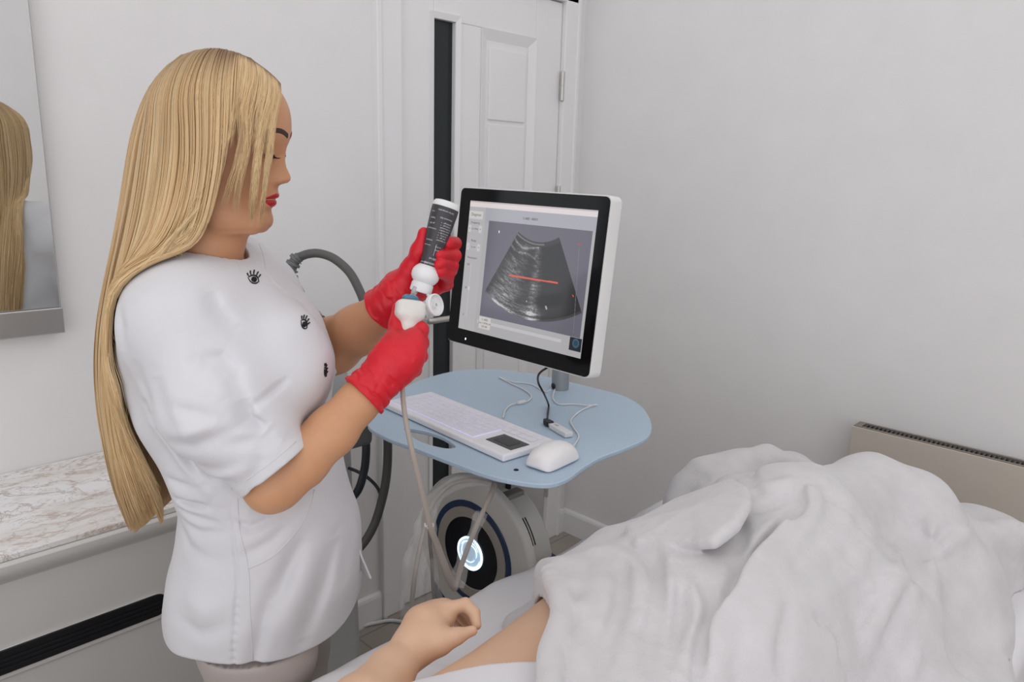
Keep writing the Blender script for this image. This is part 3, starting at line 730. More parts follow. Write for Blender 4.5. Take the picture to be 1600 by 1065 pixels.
obox('touchpad_field', (tx0+.012, ty0+.010, kt+.0006), (tx1-.016, ty1-.008, kt+.0012), plain('pad_grey', (32, 31, 35), .35), tp, M=Mk)
nc = 17; pitch_ = (kx1-kx0)/nc; kh = (kw-.028)/nr
for r in range(nr):
    for c_ in range(nc):
        x0 = kx0+c_*pitch_; y0 = -kw/2+.016+r*kh
        if x0+pitch_ > tx0-.002 and x0 < tx1+.002 and y0 < ty1: continue
        if r == 0 and 4 <= c_ <= 9:
            if c_ > 4: continue
            x1 = x0+pitch_*6
        else: x1 = x0+pitch_
        nk += 1
        if nk > 99: continue
        obox('key', (x0+.0008, y0+.0008, kt), (x1-.0008, y0+kh-.0008, kt+.0026), m_key, kb, .0007, M=Mk, seg=2)
def zt(px, py, dz=.0025): return onz(px, py, TZ+dz)
m_wcab = plain('white_cable', (226, 226, 226), .4)
kcb = tube('keyboard_cable', [kbm(786, 652, TZ+.004), zt(790, 640), zt(799, 632), zt(812, 629), zt(825, 626), zt(830, 618), zt(818, 608), zt(797, 598), zt(780, 589), zt(800, 596, .003), zt(830, 600), zt(850, 611), zt(861, 609, .008)], .0017, m_wcab, kb, 8)
a_, b_ = zt(806, 630, .004), zt(823, 626.5, .004)
lathe('ferrite', [(.002, -.012), (.0042, -.010), (.0045, -.006), (.0045, .006), (.0042, .010), (.002, .012)], m_wcab, kb, 20, tuple(b_-a_), tuple((a_+b_)/2))
rebase(kb, (kc[0], kc[1], TZ))
# ================================================================== mouse
mA, mB = zt(835, 728, 0), zt(893, 702, 0); mcn = zt(864, 722, 0)
mu = (mB-mA); mu /= np.linalg.norm(mu); mv = np.array([-mu[1], mu[0], 0])
mouse = empty('computer_mouse', (mcn[0], mcn[1], TZ), 'white wired computer mouse beside the keyboard on the blue shelf', 'computer mouse')
def msdf(P):
    q = P-mcn; u = q@mu; v = q@mv; z = q[:, 2]
    d = ell(np.stack([u, v*1.0, z], 1), (-.004, 0, .001), (.061, .038, .039))
    d2 = ell(np.stack([u, v, z], 1), (.014, 0, .0), (.046, .034, .030))
    d = smin(d, d2, .01)
    d = smax(d, -z+.0012, .003); d = smax(d, np.abs(v)-.0335, .01); return smax(d, np.abs(u)-.056, .012)
mo = link('mouse_body', sdf_mesh('mouse_body', msdf, mcn-.075, mcn+.075, .0018), plain('mouse_white', (238, 236, 236), .35), mouse)
obox('wheel', (-.006, -.003, .0), (.006, .003, .006), m_wcab, mouse, .001, M=Matrix([[mu[0], mv[0], 0, mcn[0]+mu[0]*.03], [mu[1], mv[1], 0, mcn[1]+mu[1]*.03], [0, 0, 1, TZ+.020], [0, 0, 0, 1]]))
tube('mouse_cable', [zt(893, 700, .010), zt(900, 691, .003), zt(904, 680), zt(895, 666), zt(892, 656), zt(905, 643), zt(921, 635), zt(933, 632, .004), zt(920, 633, .0045), zt(895, 631), zt(873, 631), zt(864, 622), zt(866, 611, .006), zt(867, 608, .010)], .0017, m_wcab, mouse, 8)
rebase(mouse, (mcn[0], mcn[1], TZ))
# ================================================================== usb stick and black extension lead
sa, sb = zt(862, 668, 0), zt(889, 684, 0); su_ = (sb-sa)/np.linalg.norm(sb-sa); sv_ = np.array([-su_[1], su_[0], 0]); sL = np.linalg.norm(sb-sa)
Ms = Matrix([[su_[0], sv_[0], 0, sa[0]], [su_[1], sv_[1], 0, sa[1]], [0, 0, 1, TZ], [0, 0, 0, 1]])
stick = empty('usb_stick', (sa[0], sa[1], TZ), 'small white memory stick plugged into the black lead on the blue shelf', 'memory stick')
obox('stick_body', (.004, -.0095, .0012), (sL, .0095, .0115), m_wcab, stick, .0015, M=Ms)
obox('plug', (-.006, -.006, .0035), (.004, .006, .009), m_steel, stick, .0004, M=Ms)
def sf(a, b): return tuple(Ms@Vector((.018+a, b, .0117)))
text_mesh('marking', 'USB', .0075, sf, m_black, stick)
rebase(stick, (sa[0], sa[1], TZ))
lead = empty('usb_extension_lead', (sa[0], sa[1], TZ), 'black lead hanging from the monitor to the white memory stick', 'cable')
hb = onplane(848, 577, mc-mnv*.02, mnv)
tube('lead_cable', [mpt(*mon_uv(850, 570), -.018)+np.array([.0, 0, -.002]), PD(843, 583, 1.50), PD(841, 597, 1.55), PD(850, 615, 1.59), zt(857, 632, .006), zt(856, 645, .006), zt(855, 655, .007)], .0022, m_black, lead, 10)
bm = bmesh.new(); prism(bm, [(-.030, -.0035), (-.020, -.0085), (-.0055, -.0085), (-.0055, .0085), (-.020, .0085), (-.030, .0035)], .0015, .0115, Ms); bmesh.ops.recalc_face_normals(bm, faces=bm.faces)
bevel(bm_obj('lead_socket', bm, m_black, lead), .0015, 2)
rebase(lead, (sa[0], sa[1], TZ))
# ================================================================== device behind the nurse with hoses
m_dev = plain('device_grey', (182, 184, 182), .4); m_devd = plain('device_dark_grey', (112, 113, 114), .5); m_hose = plain('hose_grey', (92, 92, 90), .45, bump=.1, bscale=500); m_hosed = plain('hose_black', (40, 46, 54), .4)
dev = empty('cosmetic_device', (1.0, 1.6, 0), 'tall pale grey treatment device standing behind the nurse, corrugated hose plugged into its top', 'medical device')
fr = onz(566, 1005, 0); yd = fr[1]-.04
topx = ony(547, 585, 1.52)[0]; botx = ony(562, 985, 1.52)[0]; topz = 1.03
bm = bmesh.new()
a = [(topx-.22, 1.52, topz), (topx, 1.52, topz), (topx, yd, topz), (topx-.22, yd, topz)]; b = [(botx-.30, 1.50, .06), (botx, 1.50, .06), (botx, yd, .06), (botx-.30, yd, .06)]
A = [bm.verts.new(p) for p in a]; Bv = [bm.verts.new(p) for p in b]; bm.faces.new(A); bm.faces.new(Bv[::-1])
for i in range(4): bm.faces.new((Bv[i], Bv[(i+1) % 4], A[(i+1) % 4], A[i]))
bmesh.ops.recalc_face_normals(bm, faces=bm.faces); o = smooth_auto(bevel(bm_obj('device_body', bm, m_dev, dev), .022, 5), 40)
hp = PD(560, 668, 1.72)
for (x, y) in ((botx-.27, 1.53), (botx-.03, 1.53), (botx-.27, yd-.03), (botx-.03, yd-.03)): lathe('castor', [(0, -.01), (.028, -.01), (.03, -.006), (.03, .006), (.028, .01), (0, .01)], m_black, dev, 20, (1, 0, 0), (x, y, .030)); 
obox('device_underframe', (botx-.285, 1.515, .035), (botx-.015, yd-.015, .065), m_devd, dev)
obox('probe_holder', (hp[0]-.09, hp[1]-.035, hp[2]-.035), (hp[0]+.018, hp[1]+.035, hp[2]+.06), m_devd, dev, .012)
cb0 = PD(468, 462, 1.78); 
tube('hose_arm', [(cb0[0], cb0[1]+.02, topz-.02), (cb0[0], cb0[1]+.01, cb0[2]-.06), cb0+np.array([.0, 0, -.012])], .018, m_dev, dev, 16)
pth = catmull([PD(466, 460, 1.78), PD(456, 440, 1.78), PD(454, 423, 1.78), PD(461, 407, 1.78), PD(468, 401, 1.78)], 24)
s_ = np.linspace(0, 1, len(pth)); rad = .0125+.0045*(np.sin(s_*2*np.pi*6.5) > 0)*(s_ > .28)*(s_ < .86)+.004*(s_ < .28)
V, Fc = tube_np(pth, rad, 20); con = smooth_auto(link('strain_relief', me_np('strain_relief', V, Fc), m_devd, dev), 30)
tube('hose', [PD(466, 402, 1.78), PD(482, 396.5, 1.78), PD(500, 396, 1.78), PD(522, 404, 1.78), PD(545, 424, 1.77), PD(560, 450, 1.76), PD(572, 481, 1.76), PD(590, 540, 1.76), PD(602, 620, 1.77), PD(606, 690, 1.78), PD(603, 750, 1.79), PD(590, 805, 1.80), PD(575, 838, 1.80), PD(557, 860, 1.80), PD(535, 875, 1.82)], .0105, m_hose, dev, 16)
tube('hose', [PD(566, 655, 1.73), PD(571, 680, 1.73), PD(572, 705, 1.73), PD(569, 735, 1.74), PD(558, 768, 1.75), PD(535, 790, 1.80)], .0095, m_hosed, dev, 14)
tube('thin_lead', [PD(545, 731, 1.82), PD(560, 737, 1.80), PD(576, 747, 1.80), PD(590, 762, 1.80), PD(596, 780, 1.80), PD(594, 800, 1.80)], .0042, m_hosed, dev, 10)
rebase(dev, (1.0, 1.6, 0))
fc = [onz(px, py, .006) for px, py in ((540, 985), (565, 978), (590, 972), (612, 969), (640, 972), (680, 968), (720, 975))]
tag(tube('floor_cable', fc, .006, m_wcab, None, 10), 'white cable lying on the floor by the door', 'cable')
# ================================================================== the nurse
C0 = PD(400, 600, 1.17)
FW = np.array([math.sin(YAW), -math.cos(YAW), 0]); SD = np.array([-math.cos(YAW), -math.sin(YAW), 0])
def loc(P): q = np.asarray(P)-C0; return np.stack([q@FW, q@SD, np.asarray(P)[..., 2]], -1)
def wld(L): L = np.asarray(L, float); return np.array([C0[0], C0[1], 0])+L[..., 0:1]*FW+L[..., 1:2]*SD+L[..., 2:3]*np.array([0, 0, 1.0])
def LP(px, py, s=0.0):
    """photo point on her side plane at sideways offset s (towards the viewer)"""
    return onplane(px, py, C0+SD*s, SD)
def fu(px, py, s=0.0): q = loc(LP(px, py, s)); return q[0], q[2]
nurse = empty('person', (C0[0], C0[1], 0), 'woman with long blonde hair in white tunic and red gloves holding a probe and bottle', 'person')
m_skin = MatB('nurse_skin')
m_skin.l.new(m_skin.ramp(m_skin.noise(14, 5, .6), [(.3, lin((198, 144, 106))), (.7, lin((210, 157, 118)))]), m_skin.b.inputs['Base Color'])
m_skin.set(Roughness=.48, Subsurface_Weight=.12, Subsurface_Scale=.008); m_skin.b.inputs['Subsurface Radius'].default_value = (1, .35, .2)
m_skin.bump(m_skin.noise(700, 3), .12, .0004); m_skin = m_skin.m

def prof_tab(pts, s=0.0):
    a = np.array([fu(*p, s) for p in pts]); a = a[np.argsort(a[:, 1])]; return a[:, 1], a[:, 0]
def smooth_interp(u, tab):
    x, y = tab; ug = np.linspace(x[0], x[-1], 400); yg = np.interp(ug, x, y); k = np.hanning(23); k /= k.sum()
    yg = np.convolve(np.pad(yg, 11, 'edge'), k, 'valid'); return np.interp(u, ug, yg)
HZ = fu(400, 1046, .185)[1]      # hem height
TB = prof_tab([(318, 372), (298, 392), (262, 420), (236, 460), (222, 520), (218, 580), (232, 630), (256, 670), (276, 710), (296, 745), (308, 772), (300, 815), (286, 862), (284, 910), (292, 950), (304, 990), (316, 1020), (322, 1060)])
TF = prof_tab([(350, 372), (362, 394), (392, 408), (420, 436), (452, 474), (480, 510), (494, 540), (500, 566), (500, 590), (498, 612), (502, 640), (512, 690), (523, 730), (535, 770), (546, 812), (554, 850), (558, 885), (556, 915), (552, 945), (548, 985)])
zs = lambda *a: [fu(400, y)[1] for y in a]
WU = np.array(zs(1040, 960, 880, 800, 740, 660, 580, 520, 470, 435, 408, 388, 368))[::1]
WV = np.array([.196, .192, .178, .150, .138, .140, .150, .156, .155, .142, .105, .060, .047])
WT = (WU, WV); TOPU = fu(330, 392)[1]
def torso(L, off=0.0):
    f, s, u = L[:, 0], L[:, 1], L[:, 2]
    b = smooth_interp(u, TB); fr = smooth_interp(u, TF); w = smooth_interp(u, WT)
    c = (b+fr)/2; a = (fr-b)/2
    x = np.abs(f-c)/a; y = np.abs(s)/w
    n = 2.25
    rho = (x**n+y**n)**(1/n)+1e-9
    return smax((rho-1)*np.minimum(a, w)*.92-off, u-TOPU, .03)
# bust and seat forms
def bust(L):
    c1 = fu(450, 568, .07); c2 = fu(452, 558, -.07)
    return np.minimum(ell(L, (c1[0], .068, c1[1]), (.058, .070, .078)), ell(L, (c2[0], -.066, c2[1]), (.058, .070, .078)))
# arms: joints as world points
SH = PD(268, 480, 1.085); EL = PD(424, 757, 1.045); WR = PD(596, 590, 1.095)
FSH = PD(402, 462, 1.315); FEL = PD(468, 566, 1.36); FWR = PD(606, 476, 1.215)
def armd(P, o=0.0):
    d = chain(P, [SH, PD(345, 640, 1.025), EL], [.046+o, .044+o, .036+o], .03)
    d2 = chain(P, [EL, PD(468, 720, 1.055), PD(520, 672, 1.072), PD(560, 628, 1.084), WR], [.032+o, .0365+o, .0325+o, .0272+o, .0240+o], .02)
    e = rcone(P, PD(424, 765, 1.045), PD(440, 758, 1.045), .020+o, .024+o)
    d = smin(d, smin(d2, e, .02), .02)
    g2 = chain(P, [FEL, PD(520, 540, 1.30), PD(560, 515, 1.262), FWR], [.045+o, .046+o, .039+o, .027+o], .02)
    g1 = chain(P, [FSH, FEL], [.052+o, .044+o], .03)
    return smin(d, smin(g1, g2, .02), .02)
# ---------------------------------------------------------------- head
PROF = [(439, 150), (441, 170), (442, 188), (443.2, 205), (443.6, 214), (440.5, 222), (438.9, 229), (440, 240), (443, 251), (447.4, 262), (451.5, 270), (454.2, 276.5), (453.6, 281.5), (449, 285.6), (441, 287.6), (434.5, 289.5), (433.0, 294), (433.4, 300), (433.2, 304), (431, 308), (428.4, 311), (428.2, 314), (428.4, 318), (426.6, 322), (421.5, 326), (418.9, 329.5), (418.2, 334), (418.8, 340), (418.2, 347), (415, 353.5), (408, 358)]
BASE = [(439, 150), (441, 170), (442, 188), (443, 205), (442.2, 214), (438, 222), (433, 229), (430, 240), (429, 252), (429.5, 262), (430, 272), (430, 280), (430.5, 288), (430.5, 295), (430, 300), (429, 305), (427, 311), (426, 316), (423, 322), (419.8, 326), (418.4, 329.5), (417.8, 334), (418.4, 340), (417.8, 347), (414.5, 353.5), (408, 358)]
def tabu(pts): a = np.array([fu(*p) for p in pts]); a = a[np.argsort(a[:, 1])]; return a[:, 1], a[:, 0]
PRT, BST = tabu(PROF), tabu(BASE)
hc = fu(352, 190); zc = lambda y: fu(400, y)[1]
u_eye = fu(428, 239)[1]; u_mouth = zc(311); u_nt = zc(279)
def head(L):
    f, s, u = L[:, 0], L[:, 1], L[:, 2]; A = np.abs(s)
    sk = ell(L, (hc[0]-.004, 0, hc[1]+.002), (.092, .072, .086))
    bs = np.interp(u, *BST); pr = np.interp(u, *PRT)
    jawt = np.clip((u-zc(358))/(zc(250)-zc(358)), 0, 1)
    wj = .034+.034*jawt**.7                                     # half width of the face front
    surf = bs-.0105*(A/.03)**2*(1.25-.55*jawt)-.010*(A/(wj+.02))**6
    sg = np.interp(u, [zc(325), zc(312), zc(290), zc(287), zc(278), zc(262), zc(240), zc(222)], [.016, .019, .014, .011, .0105, .0085, .0065, .010])
    surf = surf+(pr-bs)*np.exp(-(A/sg)**2*.9)
    # alae, sockets, cheekbone
    surf = surf+.0085*np.exp(-((A-.0125)/.0052)**2-((u-zc(280))/.0062)**2)
    surf = surf-.0075*np.exp(-((A-.030)/.013)**2-((u-(u_eye+.001))/.010)**2)
    surf = surf+.0035*np.exp(-((A-.040)/.018)**2-((u-zc(268))/.014)**2)
    surf = surf-.0022*np.exp(-((A-.022)/.006)**2-((u-zc(311))/.006)**2)
    face = (f-surf)*.80
    low = (zc(359)-u)+np.clip(fu(410, 355)[0]-f, 0, .2)*-.03
    side = A-(.058+.014*jawt)+.9*np.clip(f-(hc[0]+.03), 0, 1)**2*3
    rear = (fu(372, 300)[0]-.025)-f
    fb = smax(smax(smax(face, low, .016), side, .03), rear, .02)
    jaw = chain(L, [(fu(362, 335)[0], .042, fu(362, 335)[1]), (fu(402, 350)[0], .020, fu(402, 347)[1])], [.012, .009])
    jaw2 = chain(L*np.array([1, -1, 1]), [(fu(362, 335)[0], .042, fu(362, 335)[1]), (fu(402, 350)[0], .020, fu(402, 347)[1])], [.012, .009])
    fb = smax(fb, u-(hc[1]+.045), .05)
    d = smin(smin(sk, fb, .025), smin(jaw, jaw2, .01), .03)
    # eyelid: a closed, downcast lid over the eyeball
    for sgn in (1, -1):
        ec = fu(423.5, 239.5); d = smin(d, ell(L, (ec[0]-.0005, .030*sgn, ec[1]), (.0125, .0135, .0118)), .006)
    # upper lip / lower lip volume
    for (px, py, r, w) in ((427.5, 305.5, .0042, .017), (423.5, 316, .0048, .015)):
        c = fu(px, py); q = L-np.array([c[0], 0, c[1]]); xx = q[:, 0]+.55*q[:, 1]**2/.02
        d = smin(d, ell(np.stack([xx, q[:, 1], q[:, 2]], 1), (0, 0, 0), (.0062, w+.005, r)), .005)
    # parting line of the mouth
    mu_ = fu(430, 311.3); q = L-np.array([0, 0, mu_[1]]); g = np.exp(-(q[:, 2]/.0011)**2)*np.exp(-(A/.022)**4)*(f > mu_[0]-.03)
    d = d+.0022*g
    # ears
    for sgn in (1, -1):
        e = ell(L, (hc[0]-.004, .073*sgn, zc(245)), (.013, .006, .024)); d = smin(d, e, .008)
    return d
NKT, NKB = fu(338, 318), fu(322, 405)
def neck(L):
    d = rcone(L, (NKT[0]-.012, 0, NKT[1]), (NKB[0]-.002, 0, NKB[1]), .050, .050)
    return smin(d, rcone(L, (fu(362, 330)[0], 0, fu(362, 330)[1]), (NKB[0]+.002, 0, NKB[1]+.02), .030, .042), .03)
LEGS = [((fu(402, 1000, .09)[0], .092), .088), ((fu(440, 990, -.09)[0], -.092), .088)]
def legs(L, o=0.0):
    d = None; top = np.maximum(torso(L, -.014+o*.2), HZ-L[:, 2])
    for (f, s), r in LEGS:
        e = chain(L, [(f, s, HZ+.12), (f+.005, s, .46), (f-.02, s, .06)], [r+o, .058+o, .04+o], .05)
        d = e if d is None else smin(d, e, .02)
    return np.where(L[:, 2] > HZ, np.maximum(d, torso(L, -.027)), d)
# ---------------------------------------------------------------- hands (shared by skin and gloves)
def hand_near(P, o=0.0):
    # right hand, back towards the viewer, closed round the probe's neck
    d = chain(P, [WR, PD(612, 572, 1.098), PD(630, 556, 1.098)], [.0255+o, .0275+o, .024+o], .02)
    for a, r in ((PD(647, 528, 1.106), .0130), (PD(645, 545, 1.100), .0135), (PD(641, 562, 1.100), .0130), (PD(633, 576, 1.104), .0125)):
        d = smin(d, rcone(P, PD(612, 565, 1.100), a, .018+o, r+o), .018)
    F4 = [((645, 528, 1.108), (657, 515, 1.130), (650, 511, 1.158), (634, 519, 1.158)),
          ((646, 545, 1.100), (657, 536, 1.128), (652, 531, 1.160), (634, 535, 1.160)),
          ((643, 563, 1.100), (655, 556, 1.128), (649, 551, 1.160), (632, 551, 1.160)),
          ((635, 577, 1.104), (646, 576, 1.128), (642, 570, 1.156), (628, 567, 1.156))]
    for q in F4:
        d = smin(d, chain(P, [PD(*p) for p in q], [.0115+o, .0108+o, .0098+o, .0085+o], .004), .006)
    t = chain(P, [PD(600, 566, 1.095), PD(614, 536, 1.105), PD(621, 506, 1.130), PD(621.5, 482, 1.142)], [.017+o, .0125+o, .0098+o, .0076+o], .010)
    return smin(d, t, .014)
def hand_far(P, o=0.0):
    # left hand behind the bottle, thumb up its near-left side, four fingertips round its right side
    d = chain(P, [FWR, PD(628, 452, 1.222), PD(650, 436, 1.232)], [.027+o, .027+o, .021+o], .02)
    d = smin(d, rcone(P, PD(632, 450, 1.215), PD(672, 448, 1.236), .020+o, .015+o), .02)
    for a in (PD(672, 398, 1.256), PD(680, 414, 1.258), PD(683, 430, 1.254), PD(681, 446, 1.246)):
        d = smin(d, rcone(P, PD(640, 440, 1.236), a, .016+o, .0115+o), .014)
    F4 = [((672, 396, 1.256), (702, 388, 1.244), (710, 381, 1.212), (699, 379, 1.176)),
          ((680, 413, 1.258), (706, 405, 1.240), (710, 399, 1.204), (687, 398, 1.163)),
          ((683, 430, 1.254), (704, 422, 1.236), (706, 415, 1.204), (687, 412, 1.162)),
          ((681, 450, 1.246), (697, 444, 1.228), (699, 430, 1.198), (688, 424, 1.168))]
    R4 = [(.0105, .0103, .0098, .0090), (.0105, .0100, .0092, .0076), (.0105, .0098, .0092, .0078), (.0105, .0098, .0095, .0085)]
    for q, R in zip(F4, R4):
        d = smin(d, chain(P, [PD(*p) for p in q], [r+o for r in R], .002), .0018)
    t = chain(P, [PD(622, 458, 1.205), PD(643, 420, 1.192), PD(655, 392, 1.176), PD(662, 364, 1.168)], [.019+o, .0138+o, .0098+o, .0074+o], .012)
    return smin(d, t, .012)
HC_ = wld(np.array([hc[0], 0, hc[1]-.05]))
def body(P):
    L = loc(P)
    d = smax(torso(L, -.018), HZ+.05-L[:, 2], .02); d = smin(d, armd(P), .02)
    d = smin(d, near(P, HC_, .21, lambda p: smin(neck(loc(p)), head(loc(p)), .012)), .02)
    d = smin(d, legs(L, -.012), .03)
    return np.minimum(d, np.minimum(near(P, PD(630, 545, 1.11), .10, lambda p: hand_near(p, -.0012)), near(P, PD(660, 420, 1.21), .11, lambda p: hand_far(p, -.0012))))
def bbox(Ls):
    W_ = wld(np.array([(a, b, c) for a in (Ls[0][0], Ls[1][0]) for b in (Ls[0][1], Ls[1][1]) for c in (Ls[0][2], Ls[1][2])]))
    return W_.min(0), W_.max(0)
import time; _t = time.time()
lo, hi = bbox(((-.28, -.30, .0), (.42, .30, 1.72)))
bme = sdf_mesh('body', body, lo, hi, .0026, project=2, slack=1.5)
bodyo = link('body', bme, m_skin, nurse)
# lips, brow and lash colours as their own small meshes on the face
def head_at(f_guess, s, u):
    """march onto the face along its forward axis"""
    f = np.full(np.shape(s), f_guess, float)
    for _ in range(40): L = np.stack([f, s, u], -1).reshape(-1, 3); f = f-np.clip(body(wld(L)).reshape(f.shape), -.01, .01)*.9
    return f
fh = bpy.context.evaluated_depsgraph_get()
def face_patch(name, outline, mat, off=.0005, nn=26):
    """outline: for t in 0..1 across the face (s from s0 to s1), upper and lower u"""
    s0, s1, up, dn = outline; T = np.linspace(0, 1, nn); Sg = s0+(s1-s0)*T; V = []; m = 9
    Sg2 = np.repeat(Sg[:, None], m, 1); U_ = np.stack([dn(T)+(up(T)-dn(T))*k/(m-1) for k in range(m)], 1)
    f = head_at(.09, Sg2, U_); k = np.arange(m)/(m-1); offs = off*(np.sin(np.pi*np.clip(k, .0, 1))**.4)[None]+np.zeros_like(f)
    V = wld(np.stack([f+offs-.0002, Sg2, U_], -1).reshape(-1, 3)); I = np.arange(nn*m).reshape(nn, m)
    Q = np.stack([I[:-1, :-1], I[1:, :-1], I[1:, 1:], I[:-1, 1:]], -1).reshape(-1, 4)
    return link(name, me_np(name, V, Q), mat, bodyo)
m_lip = plain('red_lipstick', (178, 22, 38), .35, coat=.2); m_brow = plain('brow_brown', (70, 50, 42), .8); m_lash = plain('lash_black', (16, 13, 14), .7)
um = fu(430, 311.3)[1]
arc = lambda t: np.sin(np.pi*t)
face_patch('upper_lip', (-.0235, .0235, lambda t: um+.0004+.0095*arc(t)**.8-.0015*np.exp(-((t-.5)/.06)**2), lambda t: um-.0004+0*t), m_lip, .0009)
face_patch('lower_lip', (-.0215, .0215, lambda t: um-.0008+0*t, lambda t: um-.0008-.0115*arc(t)**.7), m_lip, .0009)
ub = fu(441, 213)[1]
for sg in (1, -1):
    face_patch('eyebrow', (.007*sg, .050*sg, lambda t: ub+.0045+.006*np.sin(np.pi*np.clip(t*.9, 0, 1))-.012*np.clip(t-.65, 0, 1), lambda t: ub-.0035+.0065*np.sin(np.pi*np.clip(t*.9, 0, 1))-.006*np.clip(t-.65, 0, 1)*1.0), m_brow, .0010)
    ue = fu(428, 243.5)[1]
    face_patch('eyeliner', (.0185*sg, .0435*sg, lambda t: ue+.0012-.003*(1-arc(t))*0+.0015*t, lambda t: ue-.0020+.0015*t), m_lash, .0006)
    # lashes
    if sg < 0: continue
    V, Fc = [], []
    for i in range(34):
        s = (.0185+.025*i/33)*sg; f = float(head_at(.09, np.array([s]), np.array([ue-.001]))[0])
        a = (i/33-.45); L_l = .0085+.002*a
        if sg < 0: L_l *= .55
        p0 = np.array([f-.0005, s, ue-.0005]); p1 = p0+np.array([.0050, .002*a*sg*3, -.0032]); p2 = p0+np.array([L_l, .0045*a*sg*3, -.0022])
        v, fc = tube_np(catmull([wld(p0), wld(p1), wld(p2)], 4), np.linspace(.00045, .0001, 9), 4); fc = [tuple(k+len(V) for k in q) for q in fc]; V += list(v); Fc += fc
    link('eyelashes', me_np('eyelashes', np.array(V), Fc), m_lash, bodyo)
# ---------------------------------------------------------------- gloves
M = MatB('red_nitrile')
M.l.new(M.ramp(M.noise(20, 4), [(.3, lin((204, 14, 34))), (.7, lin((222, 24, 44)))]), M.b.inputs['Base Color']); M.set(Roughness=.42, Specular_IOR_Level=.45)
M.bump(M.noise(160, 5, .65, None, 1.2), .5, .0012); m_glove = M.m
def wr(P, seeds, amp):
    q = P*np.array([1, 1, 1.0]); o = 0
    for i, (a, b, c, ph) in enumerate(seeds): o = o+np.sin(q[:, 0]*a+q[:, 1]*b+q[:, 2]*c+ph+1.5*np.sin(q[:, 2]*90+q[:, 0]*60+i))
    return amp*o/len(seeds)
GS = [(260, 60, 150, .3), (-180, 220, 90, 1.2), (120, -240, 210, 2.2)]
def glove_fn(hand, fore, cuff_o, cuff_n, flare, creases=()):
    """hand skin offset outwards, plus a cuff sleeve along the forearm cut by a plane and hollowed"""
    ax = np.array(fore[1])-np.array(fore[0]); ln = np.linalg.norm(ax); ax = ax/ln
    def fn(P):
        t = (P-np.array(fore[0]))@ax
        tt = np.clip(1-t/ln, 0, 1)
        cf = rcone(P, fore[0], fore[1], flare[0], flare[1])
        cf = cf-.0012*np.sin(t*420+wr(P, GS, 2.0))*np.clip((t+.03)/.03, 0, 1)
        d = smin(hand(P, .0016)-wr(P, GS, .0005), cf, .012)
        for (a, b, am, w) in creases:
            a, b = PD(*a), PD(*b); ba = b-a; h = np.clip((P-a)@ba/(ba@ba), 0, 1); D = np.linalg.norm(P-a-h[:, None]*ba, axis=1); d = d+am*np.exp(-(D/w)**2)
        cut = -((P-cuff_o)@cuff_n)
        cav = rcone(P, fore[0]-ax*.02, np.array(fore[0])+ax*.02, flare[0]-.0034, flare[1]-.0030)
        d = smax(d, cut, .002)
        return np.maximum(d, -cav)
    return fn
na0, na1 = PD(567, 619, 1.0855), WR
cn = (na1-na0)/np.linalg.norm(na1-na0)
gn = glove_fn(hand_near, (na0, na1), na0, cn, (.0365, .0300), [((612, 600, 1.07), (598, 560, 1.06), .0022, .0035), ((606, 545, 1.06), (622, 585, 1.07), -.0012, .004), ((640, 600, 1.075), (650, 560, 1.075), -.0012, .003), ((585, 612, 1.06), (604, 580, 1.06), .0013, .003), ((575, 600, 1.06), (592, 598, 1.06), -.001, .004)])
g1 = link('glove', sdf_mesh('glove', gn, np.minimum.reduce([na0, WR, PD(660, 500, 1.16)])-.075, np.maximum.reduce([na0, WR, PD(660, 500, 1.16)])+.075, .0013, 2), m_glove, nurse)
fa0 = PD(597, 484, 1.228); fa1 = PD(618, 466, 1.212); cn2 = (fa1-fa0)/np.linalg.norm(fa1-fa0)
gf = glove_fn(hand_far, (fa0, fa1), fa0, cn2, (.0375, .0310), [((627, 415, 1.16), (650, 400, 1.16), .001, .003), ((605, 470, 1.18), (640, 462, 1.19), .0016, .004), ((615, 440, 1.18), (632, 470, 1.18), .0018, .0035)])
g2 = link('glove', sdf_mesh('glove', gf, np.minimum.reduce([fa0, PD(712, 380, 1.17), PD(690, 460, 1.26)])-.06, np.maximum.reduce([fa0, PD(712, 380, 1.17), PD(665, 360, 1.17), PD(690, 460, 1.26)])+.05, .0013, 2), m_glove, nurse)
# ---------------------------------------------------------------- tunic
FOLD = []
def fold(pts, amp, w, near=1): FOLD.append((np.array([fu(*p, s=.12) for p in pts]), amp*2.2, w, near))
fold([(335, 449), (352, 478), (378, 505)], .0035, .008)
fold([(344, 541), (370, 543), (393, 562), (410, 594)], .0040, .009)
fold([(352, 565), (380, 573), (396, 592)], -.0022, .014)
fold([(423, 610), (440, 598), (454, 587)], .0022, .005)
fold([(410, 594), (420, 625), (445, 645)], .0060, .009)
fold([(318, 500), (330, 540), (352, 580)], -.0018, .014)
fold([(285, 560), (300, 600), (330, 640)], .0022, .014)
fold([(240, 540), (250, 580), (275, 620)], .0022, .012)
fold([(300, 660), (350, 655), (420, 628)], .0030, .010)
fold([(330, 640), (380, 622)], -.0030, .010)
fold([(320, 600), (352, 606), (388, 618)], .0025, .009)
fold([(300, 690), (350, 700), (400, 690)], .0025, .010)
fold([(340, 735), (372, 722), (408, 716)], .0020, .008)
fold([(345, 712), (380, 705), (430, 690)], -.0022, .009)
fold([(380, 655), (430, 652), (465, 664)], .0025, .010)
fold([(420, 740), (432, 700), (440, 672)], .0018, .008)
fold([(205, 470), (222, 500), (226, 540)], .0020, .009)
fold([(250, 620), (285, 680), (330, 745)], .0055, .009)
fold([(262, 655), (300, 715), (352, 768)], -.0035, .010)
fold([(273, 778), (300, 782), (335, 780)], .0045, .006)
fold([(270, 795), (310, 800), (360, 806)], .0025, .007)
fold([(272, 812), (320, 822), (372, 815)], .0022, .008)
fold([(262, 745), (285, 750), (310, 752)], .0025, .007)
